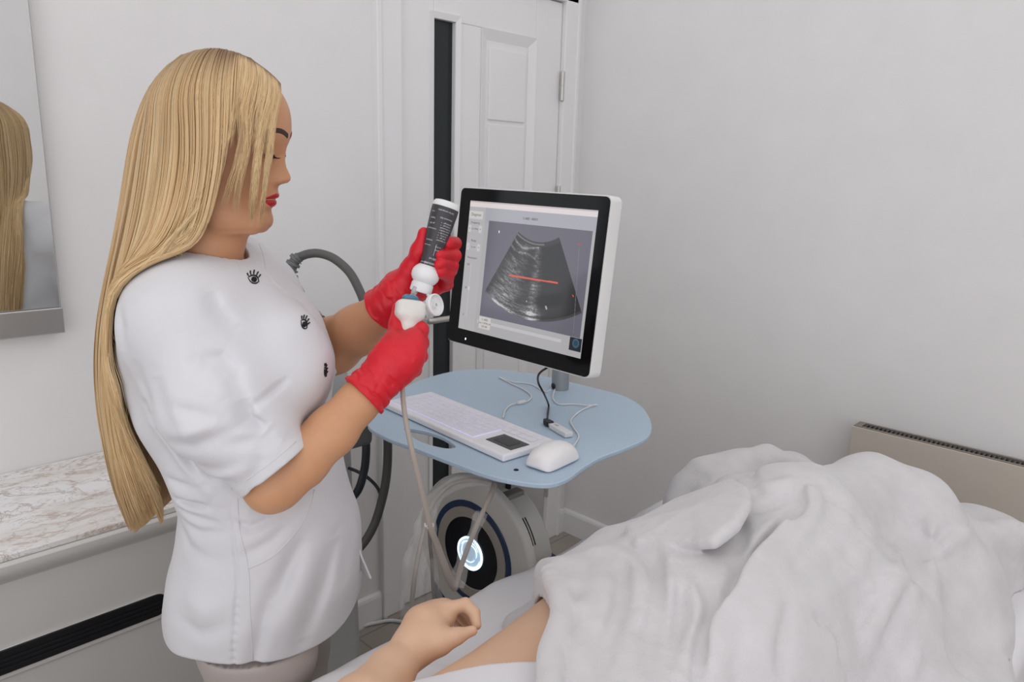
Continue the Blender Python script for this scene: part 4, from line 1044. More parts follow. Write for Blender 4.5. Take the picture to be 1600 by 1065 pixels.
fold([(275, 830), (300, 850), (350, 858)], .0018, .010)
fold([(440, 925), (452, 885), (470, 840)], .0045, .012)
fold([(480, 985), (500, 920), (512, 862)], .0050, .012)
fold([(455, 950), (478, 900), (490, 850)], -.0016, .014)
fold([(525, 930), (530, 880), (528, 830)], .0035, .009)
fold([(415, 1010), (425, 960), (432, 900)], .0030, .010)
fold([(372, 800), (400, 812), (440, 800)], .0025, .007)
fold([(392, 850), (430, 835), (455, 815)], .0022, .009)
fold([(300, 940), (340, 950), (388, 938)], .0018, .012)
fold([(298, 905), (345, 918), (388, 905)], -.0015, .014)
fold([(505, 700), (480, 760), (470, 790)], .0030, .010)
fold([(396, 1046), (391, 960), (388, 887), (378, 830), (371, 779)], .0010, .0028)
for y in range(905, 1030, 11): fold([(386, y), (397, y+3)], .0006, .0025)
SLP = (PD(283, 520, 1.055), PD(345, 635, 1.022), PD(432, 742, 1.035))
SLC = SLP[2]; SLN = (SLP[2]-SLP[1]); SLN = SLN/np.linalg.norm(SLN)
_h0, _h1 = PD(385, 776, 1.03), PD(476, 699, 1.045)      # ends of the sleeve opening as the photo shows it
_hd = (_h1-_h0)/np.linalg.norm(_h1-_h0)
SLN = SLN-_hd*(SLN@_hd); SLN /= np.linalg.norm(SLN); SLC = (_h0+_h1)/2
def sleeve(P):
    d = chain(P, [PD(270, 482, 1.085), PD(294, 524, 1.045), PD(345, 635, 1.022), SLC+SLN*.02], [.066, .074, .070, .0565], .05)
    return d
FSC = PD(509, 535, 1.285); FSN = np.array(PD(560, 512, 1.25))-np.array(FSC); FSN /= np.linalg.norm(FSN)
def sleeve_far(P): return smin(chain(P, [FSH, PD(455, 520, 1.35)], [.064, .060], .03), rcone(P, PD(462, 545, 1.34), FSC+FSN*.03, .060, .052), .03)
def foldsum(L):
    z = np.zeros(len(L)); sidew = np.clip(L[:, 1]/.06, 0, 1)
    q = L[:, [0, 2]]
    for pts, amp, w, nr in FOLD:
        D = np.full(len(L), 9.0); tt = np.zeros(len(L)); n = len(pts)-1
        lo = pts.min(0)-4*w; hi = pts.max(0)+4*w; m = ((q > lo) & (q < hi)).all(1)
        if not m.any(): continue
        qm = q[m]; Dm = np.full(len(qm), 9.0); tm = np.zeros(len(qm))
        for i in range(n):
            a, b = pts[i], pts[i+1]; ba = b-a; h = np.clip((qm-a)@ba/(ba@ba), 0, 1); e = np.linalg.norm(qm-a-h[:, None]*ba, axis=1)
            k = e < Dm; Dm = np.where(k, e, Dm); tm = np.where(k, (i+h)/n, tm)
        z[m] += amp*np.exp(-(Dm/w)**2)*np.sin(np.pi*np.clip(tm, .04, .96))**.6
    return z*sidew
def soft(L):
    f, s, u = L[:, 0], L[:, 1], L[:, 2]
    return .0022*np.sin(23*f+17*u+2*np.sin(11*s+9*u))+.0016*np.sin(41*u-19*f+2*np.sin(23*f))+.0010*np.sin(61*f+33*u+40*s)
def tunic(P):
    L = loc(P)
    d = torso(L, .004)
    d = smin(d, near(P, wld(np.array([*fu(462, 570)[:1], 0, fu(462, 570)[1]])), .16, lambda p: bust(loc(p)), .06), .05)
    # shoulders
    d = smin(d, near(P, PD(340, 440, 1.15), .26, lambda p: smin(rcone(p, PD(332, 430, 1.17), PD(276, 480, 1.085), .050, .056), chain(p, [PD(345, 412, 1.21), PD(376, 412, 1.27), PD(404, 452, 1.315)], [.036, .044, .060]), .04), .06), .05)
    sl = near(P, SLP[1], .25, sleeve, .08); sl = smax(sl, (P-SLC)@SLN, .003)
    d = smin(d, sl, .030)
    sf = near(P, PD(480, 530, 1.3), .17, sleeve_far, .08); sf = smax(sf, (P-FSC)@FSN, .003)
    d = smin(d, sf, .025)
    d = d+foldsum(L)-soft(L)*np.clip((L[:, 2]-.6)*4, 0, 1)
    # hem: shirt-tail curve, flaring a little
    hem = (HZ+.012*np.cos(L[:, 0]*14)) - L[:, 2]
    d = smax(d, hem, .004)
    # opening for the neck
    nk = near(P, wld(np.array([NKB[0], 0, NKB[1]])), .16, lambda p: smin(neck(loc(p)), rcone(loc(p), (NKB[0], 0, NKB[1]), (NKB[0]-.004, 0, NKB[1]-.1), .05, .05), .02), .06)
    col = L[:, 2]-(NKB[1]+.036+.10*(L[:, 0]-NKB[0]))
    d = smax(d, np.where(np.abs(L[:, 1]+.01) < .062, col, -1), .006)
    d = np.maximum(d, -(nk-.0035))
    # hollow sleeve ends and skirt
    cav = near(P, PD(425, 735, 1.04), .12, lambda p: chain(p, [PD(345, 635, 1.022), SLC+SLN*.03], [.058, .0475]), .06); cav = np.maximum(cav, -((P-SLC)@SLN+.035))
    d = np.maximum(d, -cav)
    cav2 = near(P, FSC, .12, lambda p: rcone(p, PD(462, 545, 1.34), FSC+FSN*.05, .055, .047), .06); cav2 = np.maximum(cav2, -((P-FSC)@FSN+.03))
    d = np.maximum(d, -cav2)
    cv = np.maximum(torso(L, -.0105), L[:, 2]-(HZ+.05)); d = np.maximum(d, -cv)
    return d
m_cloth = MatB('white_tunic_cloth')
m_cloth.l.new(m_cloth.ramp(m_cloth.noise(6, 4), [(.3, lin((217, 216, 219))), (.7, lin((223, 222, 225)))]), m_cloth.b.inputs['Base Color'])
m_cloth.set(Roughness=.75, Sheen_Weight=.15, Specular_IOR_Level=.25)
nb_ = m_cloth.bump(m_cloth.noise(22, 5, .6, None, .8), .22, .006); m_cloth.bump(m_cloth.noise(1100, 2), .12, .0004, nb_); m_cloth = m_cloth.m
lo, hi = bbox(((-.24, -.28, HZ-.03), (.30, .27, 1.42)))
tun = link('tunic', sdf_mesh('tunic', tunic, lo, hi, 0.0024, 2, slack=1.6), m_cloth, nurse)
# trousers
m_trs = plain('trousers_cloth', (196, 186, 180), .8, var=.02, bump=.2, bscale=30)
def trousers(P):
    L = loc(P); d = legs(L, .010)
    d = smin(d, ell(L, (fu(405, 950)[0]-.01, 0, HZ+.14), (.125, .165, .15)), .04); d = np.where(L[:, 2] > HZ+.0, smax(d, torso(L, -.016), .006), d)
    d = smax(d, L[:, 2]-(HZ+.12), .003)
    q = L; d = d+.003*np.sin(30*q[:, 2]+9*q[:, 0]+5*q[:, 1])+.0025*np.sin(55*q[:, 2]-30*q[:, 1])*np.clip((q[:, 2]-.3)*3, 0, 1)
    return smax(d, .05-L[:, 2], .003)
lo, hi = bbox(((-.30, -.26, .03), (.25, .27, HZ+.16)))
trs = link('trousers', sdf_mesh('trousers', trousers, lo, hi, .006, 1, slack=1.6), m_trs, nurse)
def shoes(P):
    L = loc(P); d = None
    for (f, s), r in LEGS:
        e = smin(rcone(L, (f-.045, s, .035), (f+.13, s+.01*np.sign(s), .028), .034, .030), rcone(L, (f-.03, s, .05), (f-.02, s, .085), .036, .034), .03)
        e = smax(e, .0-L[:, 2], .002); d = e if d is None else np.minimum(d, e)
    return d
lo, hi = bbox(((-.30, -.26, -.01), (.35, .27, .14)))
link('shoes', sdf_mesh('shoes', shoes, lo, hi, .005, 1), m_cab, nurse)
# ---------------------------------------------------------------- drawn on / sewn on details, laid on the cloth itself
from mathutils.bvhtree import BVHTree
def bvh_of(me): return BVHTree.FromPolygons([v.co for v in me.vertices], [tuple(p.vertices) for p in me.polygons])
TBV = bvh_of(tun.data)
def hit(px, py, off=.0006, bv=None):
    r = ray(px, py); h = (bv or TBV).ray_cast(Vector(CAM), Vector(r).normalized())
    if h[0] is None: return None
    n = h[1] if h[1].dot(Vector(r)) < 0 else -h[1]
    return np.array(h[0]+n*off)
m_inkb = plain('black_embroidery', (18, 17, 20), .8)
def strip(name, pts, w, mat, par, off=.0007, sm=6, bv=None):
    P = [hit(px, py, off, bv) for px, py in (catmull([np.array(p, float) for p in pts], sm) if sm else pts)]
    P = [p for p in P if p is not None]
    if len(P) < 2: return None
    rr_ = np.full(len(P), w) if np.isscalar(w) else np.interp(np.linspace(0, 1, len(P)), np.linspace(0, 1, len(w)), w)
    return tube_np(P, rr_, 6)
def merge(name, lst, mat, par):
    V, Fc = [], []
    for it in lst:
        if it is None: continue
        v, f = it; Fc += [tuple(k+len(V) for k in q) for q in f]; V += list(v)
    return link(name, me_np(name, np.array(V), Fc), mat, par)
def eye(cx, cy, sx, sy, rot):
    c, s = math.cos(rot), math.sin(rot)
    T = lambda x, y: (cx+sx*(x*c-y*s), cy+sy*(x*s+y*c))
    L = []
    up = [T(-11, 1), T(-6, -5), T(0, -7), T(6, -5), T(11, 1)]; dn = [T(-11, 1), T(-5, 6), T(1, 8), T(7, 6), T(11, 1)]
    L.append(strip('', up, [.0004, .0011, .0013, .0011, .0006], 0, 0)); L.append(strip('', dn, [.0004, .0008, .0010, .0010, .0006], 0, 0))
    for a0 in np.linspace(0, 2*math.pi, 2)[:1]:
        L.append(strip('', [T(1+4.6*math.cos(a), .5+4.6*math.sin(a)) for a in np.linspace(0, 2*math.pi, 14)], .0007, 0, 0, sm=0))
        for r in (1.0, 2.2): L.append(strip('', [T(1+r*math.cos(a), .5+r*math.sin(a)) for a in np.linspace(0, 2*math.pi, 10)], .0013, 0, 0, sm=0))
    for x0, y0, x1, y1 in ((-11, -2, -15, -6), (-8, -6, -11, -12), (-3, -9, -4.5, -16), (3, -9, 3.5, -15.5), (8, -6.5, 9.5, -12)):
        L.append(strip('', [T(x0, y0), T((x0+x1)/2-.3, (y0+y1)/2), T(x1, y1)], [.0008, .0010, .0011], 0, 0, sm=3))
    return L
for (cx, cy, sx, sy, r) in ((396, 436, .82, .82, .35), (475, 506, .55, .82, .75), (508, 580, .22, .8, .9)):
    merge('embroidered_eye', eye(cx, cy, sx, sy, r), m_inkb, tun)
m_seam = plain('seam_thread', (222, 219, 220), .8)
L = []
for pts, w in (([(491, 765), (487, 785), (474, 813), (455, 840), (432, 864), (410, 878), (388, 888)], .0010), ([(371, 778), (375, 830), (388, 887), (391, 960), (396, 1045)], .0007),
               ([(405, 380), (412, 402), (418, 428), (440, 452), (475, 478), (492, 498)], .0008), ([(362, 763), (410, 732), (462, 690)], .0006), ([(358, 390), (372, 412), (378, 430)], .0006)):
    L.append(strip('', pts, w, 0, 0, off=.0002))
for it in L: merge('seam', [it], m_seam, tun)

# loose far panel of the tunic's tail
tp_ = [PD(556, 838, 1.25), PD(566, 868, 1.25), PD(581, 903, 1.255), PD(576, 900, 1.262), PD(562, 884, 1.27), PD(552, 872, 1.28)]
bm = bmesh.new(); bm.faces.new([bm.verts.new(p) for p in tp_]); o = bm_obj('tunic_tail', bm, m_cloth, tun); md = o.modifiers.new('t', 'SOLIDIFY'); md.thickness = .003
# ---------------------------------------------------------------- hair: long straight strands over a solid under-layer
# every guide runs root -> tip as (photo x, photo y, sideways offset towards the viewer)
GN = [
 [(430, 138, .012), (436, 152, .030), (430, 190, .050), (423, 240, .062), (416, 290, .064), (410, 330, .058), (406, 356, .052)],
 [(418, 122, .012), (424, 140, .036), (416, 190, .060), (408, 240, .070), (402, 290, .072), (398, 325, .066), (396, 352, .060)],
 [(400, 108, .012), (404, 134, .044), (396, 190, .070), (392, 240, .077), (386, 290, .078), (384, 325, .072), (386, 356, .062)],
 [(378, 97, .012), (378, 130, .052), (366, 190, .078), (362, 240, .084), (352, 285, .084), (344, 315, .080), (332, 350, .076)],
 [(358, 89, .012), (352, 125, .056), (347, 185, .082), (346, 240, .088), (336, 300, .088), (314, 380, .086), (268, 425, .100), (216, 468, .118), (190, 530, .122), (196, 610, .105), (228, 700, .085), (262, 790, .060)],
 [(338, 84, .012), (325, 125, .058), (318, 185, .082), (316, 250, .088), (304, 315, .090), (276, 390, .094), (232, 440, .108), (196, 500, .116), (182, 570, .112), (192, 650, .095), (222, 730, .078), (250, 800, .050)],
 [(318, 82, .012), (296, 125, .056), (284, 185, .076), (280, 250, .082), (268, 320, .084), (240, 395, .088), (208, 450, .096), (184, 520, .096), (175, 600, .092), (184, 680, .080), (208, 760, .062), (230, 820, .036)],
 [(300, 82, .012), (266, 118, .046), (246, 185, .056), (238, 250, .064), (228, 320, .068), (208, 395, .074), (188, 460, .078), (170, 530, .078), (166, 610, .076), (176, 690, .064), (196, 775, .046), (216, 828, .024)],
 [(288, 85, .006), (248, 118, .022), (222, 180, .026), (209, 245, .030), (198, 320, .034), (182, 400, .038), (166, 470, .040), (157, 540, .040), (158, 615, .040), (169, 695, .034), (186, 775, .022), (206, 832, .010)],
 [(284, 86, .0), (243, 118, .0), (215, 180, .0), (202, 245, .0), (191, 320, .0), (176, 400, .0), (161, 470, .0), (153, 540, .0), (154, 615, .0), (166, 695, .0), (184, 775, .0), (206, 826, .0)],
]
NPT = 48
def res_(P, n=NPT):
    Q = catmull(P, 8); d = np.r_[0, np.cumsum(np.linalg.norm(np.diff(Q, axis=0), axis=1))]; t = np.linspace(0, d[-1], n)
    return np.stack([np.interp(t, d, Q[:, i]) for i in range(3)], 1)
def g3(g, sgn=1):
    return res_([wld(np.array([*fu(px, py, 0)[:1], s*sgn, fu(px, py, 0)[1]])) if False else LPs(px, py, s, sgn) for px, py, s in g])
def LPs(px, py, s, sgn):
    p = loc(LP(px, py, s if sgn > 0 else -s)) if sgn > 0 else loc(LP(px, py, s)); q = np.array(p); q[1] = s*sgn
    return wld(q)
NEAR_G = [g3(g) for g in GN]; FAR_G = [g3(g, -1) for g in GN[::-1][1:7]]
GUI = np.array(NEAR_G+FAR_G)            # (guides, NPT, 3)
NG = len(GUI)
def hair_at(t):
    """t: float array in 0..NG-1 -> strands (n, NPT, 3), Catmull-Rom between guides"""
    i = np.clip(t.astype(int), 0, NG-2); f = (t-i)[:, None, None]; p1, p2 = GUI[i], GUI[i+1]
    p0 = GUI[np.clip(i-1, 0, NG-1)]; p3 = GUI[np.clip(i+2, 0, NG-1)]
    return 0.5*((2*p1)+(-p0+p2)*f+(2*p0-5*p1+4*p2-p3)*f*f+(-p0+3*p1-3*p2+p3)*f**3)
# centre line the mass surrounds (inside of the head, then down the back)
cl_ = res_([LP(352, 150), LP(350, 190), LP(340, 250), LP(322, 320), LP(290, 390), LP(262, 450), LP(240, 520), LP(225, 600), LP(220, 680), LP(225, 760), LP(225, 830)])
def inward(S):
    """unit vectors pointing from strands towards the centre line at the same height"""
    u = S[..., 2]; o = np.argsort(cl_[:, 2]); C = np.stack([np.interp(u, cl_[o, 2], cl_[o, i]) for i in range(3)], -1); d = C-S
    return d/(np.linalg.norm(d, axis=-1, keepdims=True)+1e-9)
M = MatB('blonde_hair'); at = M.node('ShaderNodeAttribute'); at.attribute_name = 'col'
M.l.new(at.outputs['Color'], M.b.inputs['Base Color']); M.set(Roughness=.42, Specular_IOR_Level=.45, Anisotropic=.6, Sheen_Weight=.0); m_hair = M.m
def mixc(a, b, t): return np.array(a)+(np.array(b)-np.array(a))*np.asarray(t)[..., None]
BL, MD, DK, RT = [np.array(lin(c)[:3]) for c in ((240, 216, 172), (222, 187, 138), (194, 152, 104), (132, 98, 64))]
# lay the guide sheet over the head and the shoulders: wherever it dips inside, lift it out
TGN = 260; tgrid = np.linspace(0, NG-1, TGN); GR = hair_at(tgrid)
def lift(fn, X, margin, it=5):
    sh = X.shape; X = X.reshape(-1, 3).copy()
    for _ in range(it):
        d = fn(X)-margin; m = d < 0
        if not m.any(): break
        Y = X[m]; e = .002; G = np.stack([fn(Y+np.eye(3)[i]*e)-fn(Y-np.eye(3)[i]*e) for i in range(3)], 1)/(2*e)
        G /= np.linalg.norm(G, axis=1)[:, None]+1e-9; X[m] = Y-G*d[m][:, None]
    return X.reshape(sh)
GR = lift(lambda P: head(loc(P)), GR, .010)
GR = lift(tunic, GR, .012)
for _ in range(6):
    A1 = GR.copy(); A1[1:-1] = (GR[:-2]+2*GR[1:-1]+GR[2:])/4; GR = A1.copy(); A1[:, 1:-1] = (GR[:, :-2]+2*GR[:, 1:-1]+GR[:, 2:])/4; GR = A1
GR = lift(lambda P: head(loc(P)), GR, .009); GR = lift(tunic, GR, .010)
def hair_at(t):
    g = np.clip(t/(NG-1)*(TGN-1), 0, TGN-1.001); i = g.astype(int); f = (g-i)[:, None, None]; return GR[i]*(1-f)+GR[i+1]*f
# scalp and under-layer: closed shell a little inside the strands
tg = np.linspace(3.9, NG-1, 170)
S = hair_at(tg); Sh = S+inward(S)*.006; n_, m_ = Sh.shape[:2]
I = np.arange(n_*m_).reshape(n_, m_); Q = np.stack([I[:-1, :-1], I[:-1, 1:], I[1:, 1:], I[1:, :-1]], -1).reshape(-1, 4)
me = me_np('hair_underlayer', Sh.reshape(-1, 3), Q)
cc = mixc(MD, DK, .45+.3*np.sin(tg*37)); C_ = np.repeat(cc[:, None, :], m_, 1); setcol(me, C_.reshape(-1, 3))
hair = bpy.data.objects.new('hair', None)
rng = np.random.default_rng(3)
NS = 9000
t = np.r_[rng.uniform(3.4, NG-1, NS), rng.uniform(0.0, 3.6, 1500)]
# gather strands into locks
lock = rng.uniform(0, NG-1, 330); near_l = lock[np.argmin(np.abs(t[:, None]-lock[None]), 1)]
dep = None; S0 = hair_at(t); SL_ = hair_at(near_l); k = np.linspace(0, 1, NPT)[None, :, None]
lk = rng.uniform(.1, .75, len(t))[:, None, None]
S = S0+(SL_-S0)*lk*np.clip(k*1.5-.15, 0, 1)
inn = inward(S)
dep = rng.uniform(0, 1, len(t))**1.3*.007-.001
lseed = np.sin(near_l*91.7)*43758.5; lr = lseed-np.floor(lseed)
dep = dep+(lr-.5)*.006; dep = np.where(t < 3.2, rng.uniform(-.001, .002, len(t)), dep)
S = S+inn*(dep[:, None, None]*np.clip(k*4+.25, 0, 1))
ph = rng.uniform(0, 6.28, len(t))[:, None]; ph2 = (lr*50)[:, None]
wv = (.0016*np.sin(k[..., 0]*9+ph)+.0022*np.sin(k[..., 0]*7+ph2)+.0003*np.sin(k[..., 0]*31+ph*3))*np.clip(k[..., 0]*2, 0, 1)
tan = np.gradient(S, axis=1); tan /= np.linalg.norm(tan, axis=-1, keepdims=True); side = np.cross(tan, inn)
S = S+side*wv[..., None]
# uneven ends
lenf = np.clip(1-np.abs(rng.normal(0, .035, len(t)))-.05*(lr > .8), .7, 1); fr_ = (t < 3.6)
lenf = np.where(fr_, np.clip(.28+.30*rng.random(len(t))+.55*(np.sin(near_l*5.2+1.0) > .1)*rng.random(len(t))**.6, .2, 1.0), lenf)
idx = np.clip(k[..., 0]*lenf[:, None]*(NPT-1), 0, NPT-1); i0 = np.clip(idx.astype(int), 0, NPT-2); fr = (idx-i0)[..., None]
S = np.take_along_axis(S, i0[..., None], 1)*(1-fr)+np.take_along_axis(S, i0[..., None]+1, 1)*fr
# thin out the front curtain into separate wisps
keep = np.ones(len(t), bool)

S = S[keep]; lr = lr[keep]; tt_ = t[keep]; nS = len(S)
rad = (.00042+.00032*rng.random(nS))[:, None]*np.interp(np.linspace(0, 1, NPT), [0, .06, .85, 1], [.7, 1, .9, .15])[None]
rad = rad*np.where((tt_ < 3.0), .8, 1.0)[:, None]
T = np.gradient(S, axis=1); T /= np.linalg.norm(T, axis=-1, keepdims=True)
A = np.cross(T, inward(S)); A /= np.linalg.norm(A, axis=-1, keepdims=True); B = np.cross(T, A)
V = np.stack([S+rad[..., None]*(math.cos(a)*A+math.sin(a)*B) for a in (0, 2*math.pi/3, 4*math.pi/3)], 2)   # nS, NPT, 3, 3
base = (np.arange(nS)[:, None, None]*NPT+np.arange(NPT-1)[None, :, None])*3
k3 = np.arange(3)[None, None, :]
Q = np.stack([base+k3, base+(k3+1) % 3, base+3+(k3+1) % 3, base+3+k3], -1).reshape(-1, 4)
hm = me_np('hair', V.reshape(-1, 3), Q)
tone = np.clip(.5*lr+.5*rng.random(nS), 0, 1)
col = np.where((tone < .5)[:, None], mixc(DK, MD, tone*2), mixc(MD, BL, tone*2-1)*1.0)
col = col*.55+np.where(rng.random(nS)[:, None] < .55, BL, MD)*.45
kk = np.linspace(0, 1, NPT); root = np.exp(-(kk/.075)**2)[None, :, None]*((.6+.4*rng.random(nS))*np.where(tt_ < 5.5, 1.15, .8))[:, None, None]
root = np.clip(root, 0, 1); Cc = col[:, None, :]*(1-root)+RT*root
Cc = Cc*(1+.06*np.sin(kk*14+lr[:, None]*30))[..., None]
setcol(hm, np.repeat(Cc[:, :, None, :], 3, 2).reshape(-1, 3))
bpy.data.objects.remove(hair)
hair = link('hair', hm, m_hair, nurse)
und = link('hair_underlayer', me, m_hair, hair)
md = und.modifiers.new('t', 'SOLIDIFY'); md.thickness = .004; md.offset = 0
# crown cap following the skull so no skin shows through
def cap(P):
    L = loc(P); d = head(L)-.004
    lim = (L[:, 0]-fu(392, 150)[0])*.9-(L[:, 2]-zc(150))*.85
    d = smax(d, lim, .01); d = smax(d, (L[:, 0]-fu(343, 230)[0])-np.clip(L[:, 2]-zc(215), 0, .3)*1.6, .006)
    return smax(d, zc(345)-L[:, 2], .01)
cme = sdf_mesh('hair_cap', cap, HC_-.17, HC_+.20, .004, 1)
V_ = coords(cme); u_ = (V_[:, 2]-zc(200))/.1; setcol(cme, mixc(MD*.85, RT*.9, np.clip(u_, 0, 1)))
link('hair_cap', cme, m_hair, hair)
rebase(nurse, (C0[0], C0[1], 0))
# ================================================================== gel bottle (held upside down)
bt0, bt1 = PD(697, 322, 1.165), PD(657, 455, 1.170)
bax = bt1-bt0; bl_ = np.linalg.norm(bax); bax /= bl_
pxm = 1.17/FPX
m_bw = plain('bottle_white', (236, 236, 236), .35, sss=.1, sub=(1, 1, 1)); m_lab = plain('bottle_label_grey', (64, 62, 66), .45); m_nz = MatB('nozzle_clear').set(Base_Color=(.85, .88, .9, 1), Roughness=.2, Transmission_Weight=.6).m
bot = empty('gel_bottle', tuple((bt0+bt1)/2), 'grey and white squeeze bottle held upside down in the far red glove', 'bottle')
def prof_px(L): return [(r*pxm, h*pxm) for r, h in L]
lathe('bottle_base', prof_px([(0, -7.5), (15, -7.2), (19.0, -5.8), (20.6, -3), (21, 0), (20.9, 4)]), m_bw, bot, 64, tuple(bax), tuple(bt0))
lb = lathe('label', prof_px([(21.1, 3), (21.0, 12), (20.0, 28), (18.2, 50), (15.8, 68), (14.4, 82), (13.6, 92), (13.6, 97)]), m_lab, bot, 64, tuple(bax), tuple(bt0))
lathe('shoulder', prof_px([(13.3, 96), (15.6, 98), (18.5, 101), (21.3, 106), (22.0, 111), (21.6, 116), (19.0, 121), (16, 124), (16, 127)]), m_bw, bot, 64, tuple(bax), tuple(bt0))
L = [(16.4, 125)]+[(17.2, 126.2), (17.4, 138), (16.6, 139.6), (14, 140), (6, 140)]
lathe('cap', prof_px(L+[(4.5, 140), (0, 140)]), m_bw, bot, 64, tuple(bax), tuple(bt0))
nzo = bt1+PD(649, 455, 1.15)-PD(657, 455, 1.15)
lathe('nozzle', [(.0050, -.004), (.0048, .004), (.0034, .011), (.0020, .013), (0, .013)], m_nz, bot, 24, tuple(bax+np.array(_R)*-.15), tuple(PD(649, 452, 1.158)))
# flip lid hanging open
lo_ = PD(676, 477, 1.152); ln_ = _R*.80-_F*.58+_U*.12
ld = lathe('lid', [(0, 0.0), (.0165, 0), (.0172, .001), (.0172, .0075), (.0155, .0085), (.0150, .0030), (.006, .0025), (.0048, .0035), (.0044, .008), (.0030, .008), (.003, .003), (0, .003)], m_bw, bot, 48, tuple(ln_), tuple(lo_))
tube('hinge_strap', [PD(668, 461, 1.158), PD(673, 463, 1.152), PD(677, 466, 1.150)], .0022, m_bw, bot, 8)
# writing on the label, wrapped round it
A_, B_, D_ = [np.array(v) for v in frame_of(tuple(bax))]
camdir = (CAM-(bt0+bt1)/2); camdir -= bax*(camdir@bax); camdir /= np.linalg.norm(camdir); tdir = np.cross(bax, camdir)
HR = prof_px([(21.1, 3), (21.0, 12), (20.0, 28), (18.2, 50), (16.6, 68), (15.4, 82), (14.8, 92), (14.9, 97)])
def lab(a0, h0, flip=1):
    def f(x, y):
        h = (h0-y*1000*flip*0)*pxm-y if flip else h0*pxm
        r = np.interp(h, [q[1] for q in HR], [q[0] for q in HR])+.0003; a = a0+x/r*-1*FLX
        return tuple(bt0+bax*h+r*(math.cos(a)*camdir+math.sin(a)*tdir))
    return f
m_tx = plain('label_print_white', (222, 222, 224), .5)
# text stands upright when the bottle stands on its base: glyph up = towards the cap
def lab2(a0, h0):
    def f(x, y):
        h = h0*pxm+y; r = np.interp(h, [q[1] for q in HR], [q[0] for q in HR])+.0003; a = a0+x/r*FS
        return tuple(bt0+bax*h+r*(math.cos(a)*camdir+math.sin(a)*tdir))
    return f
FS = 1.0
for s_, a, h, sz in (('Ultrasound', -.35, 93, .0056), ('250 ml', -.25, 85, .0044), ('Ultraschall', .55, 93, .003)):
    text_mesh('label_text', s_, sz, lab2(a, h), m_tx, lb)
for k_, s_ in enumerate(('medical gel', 'contact gel', 'for ultrasound', 'water soluble', 'skin friendly', 'no stains', 'clear gel', 'for diagnosis')):
    text_mesh('label_text', s_, .0031, lab2(-.55, 28+k_*3.9), m_tx, lb)
for k_ in range(8):
    text_mesh('label_text', '=', .003, lab2(-.05, 28+k_*3.9), m_tx, lb)
for s_, a, h, sz in (('Ultrasound Gel', -.35, 21, .0034), ('Gel for sonography', -.15, 10, .0034), ('transmission', .65, 40, .0032), ('gel 250', .72, 32, .0032), ('hygienic', .8, 24, .0032), ('contents', .62, 58, .0034), ('store cool', .7, 66, .003), ('batch', .9, 14, .003), ('see base', -.4, 66, .003), ('use by', -.4, 71, .003)):
    text_mesh('label_text', s_, sz, lab2(a, h), m_tx, lb)
ln = [lab2(-.18, 62+k_)(0, 0) for k_ in (0, 9, 18)]; tube('label_line', ln, .0003, m_tx, lb, 5)
# ================================================================== probe
m_prb = plain('probe_white', (226, 222, 216), .32); m_gel = MatB('blue_gel').set(Base_Color=lin((58, 128, 160)), Roughness=.08, Coat_Weight=.6, Transmission_Weight=.15).m; m_lens = plain('probe_lens_grey', (78, 104, 126), .3)
pr0 = PD(641, 487, 1.128); pdn = PD(638, 540, 1.122)-PD(643, 470, 1.132); pdn /= np.linalg.norm(pdn); pwd = np.array(_R)-pdn*(np.array(_R)@pdn); pwd = pwd*.88-np.cross(pdn, pwd)*.0
pwd = np.array(_R)*.9+np.array(_F)*.42; pwd -= pdn*(pwd@pdn); pwd /= np.linalg.norm(pwd); pth_ = np.cross(pwd, pdn); RP = np.stack([pwd, pdn, pth_])
probe = empty('ultrasound_probe', tuple(pr0), 'white ultrasound probe with blue gel on its tip, held in the near red glove', 'ultrasound probe')
def pq(P): return (P-pr0)@RP.T
def probe_f(P):
    q = pq(P)      # x across, y towards the cable, z thickness
    hd_ = rbox(q, (0, -.004, 0), (.0225, .0145, .0125), .009)
    hd_ = smax(hd_, np.linalg.norm(q-np.array([0, .026, 0]), axis=1)*1.0-.047, .004)
    nk_ = rcone(q, (0, .008, 0), (-.001, .028, 0), .0140, .0108)
    n2 = rcone(q, (-.001, .026, 0), (-.004, .085, 0), .0108, .0095)
    return smin(smin(hd_, nk_, .014), n2, .006)
link('probe_body', sdf_mesh('probe_body', probe_f, pr0-.11, pr0+.11, .0014, 2), m_prb, probe)
def lens_f(P):
    q = pq(P); d = np.sqrt((q[:, 0])**2+(q[:, 1]-.0165)**2)-.037
    d = smax(d, np.abs(q[:, 2])-.0085, .004); d = smax(d, np.abs(q[:, 0])-.0185, .004); return smax(d, q[:, 1]+.006, .002)
link('lens', sdf_mesh('lens', lens_f, pr0-.05, pr0+.05, .0012, 2), m_lens, probe)
def gel_f(P):
    q = pq(P); d = ell(q, (-.001, -.0205, .001), (.0130, .0055, .0082))
    d = smin(d, ell(q, (-.006, -.0225, .002), (.005, .0042, .004)), .003); d = smin(d, ell(q, (.005, -.0215, .0), (.0045, .0034, .005)), .003)
    return smin(d, rcone(P, PD(643, 463, 1.135), PD(645, 459, 1.145), .0026, .0014), .003)
link('gel', sdf_mesh('gel', gel_f, pr0-.05, pr0+.05, .0010, 2), m_gel, probe)
m_cabl = plain('probe_cable_grey', (176, 166, 156), .5)
CAB = [PD(634, 560, 1.122), PD(630, 590, 1.12), PD(629, 610, 1.12), PD(633, 650, 1.12), PD(643, 700, 1.13), PD(655, 750, 1.16), PD(667, 800, 1.20), PD(673, 825, 1.22), PD(682, 850, 1.26), PD(693, 880, 1.30), PD(703, 905, 1.34), PD(711, 918, 1.36)]
cable = tube('probe_cable', CAB, [.0036, .0036, .0036, .0038, .0040, .0042, .0044, .0048, .0062, .0070, .0074, .0070], m_cabl, probe, 16)
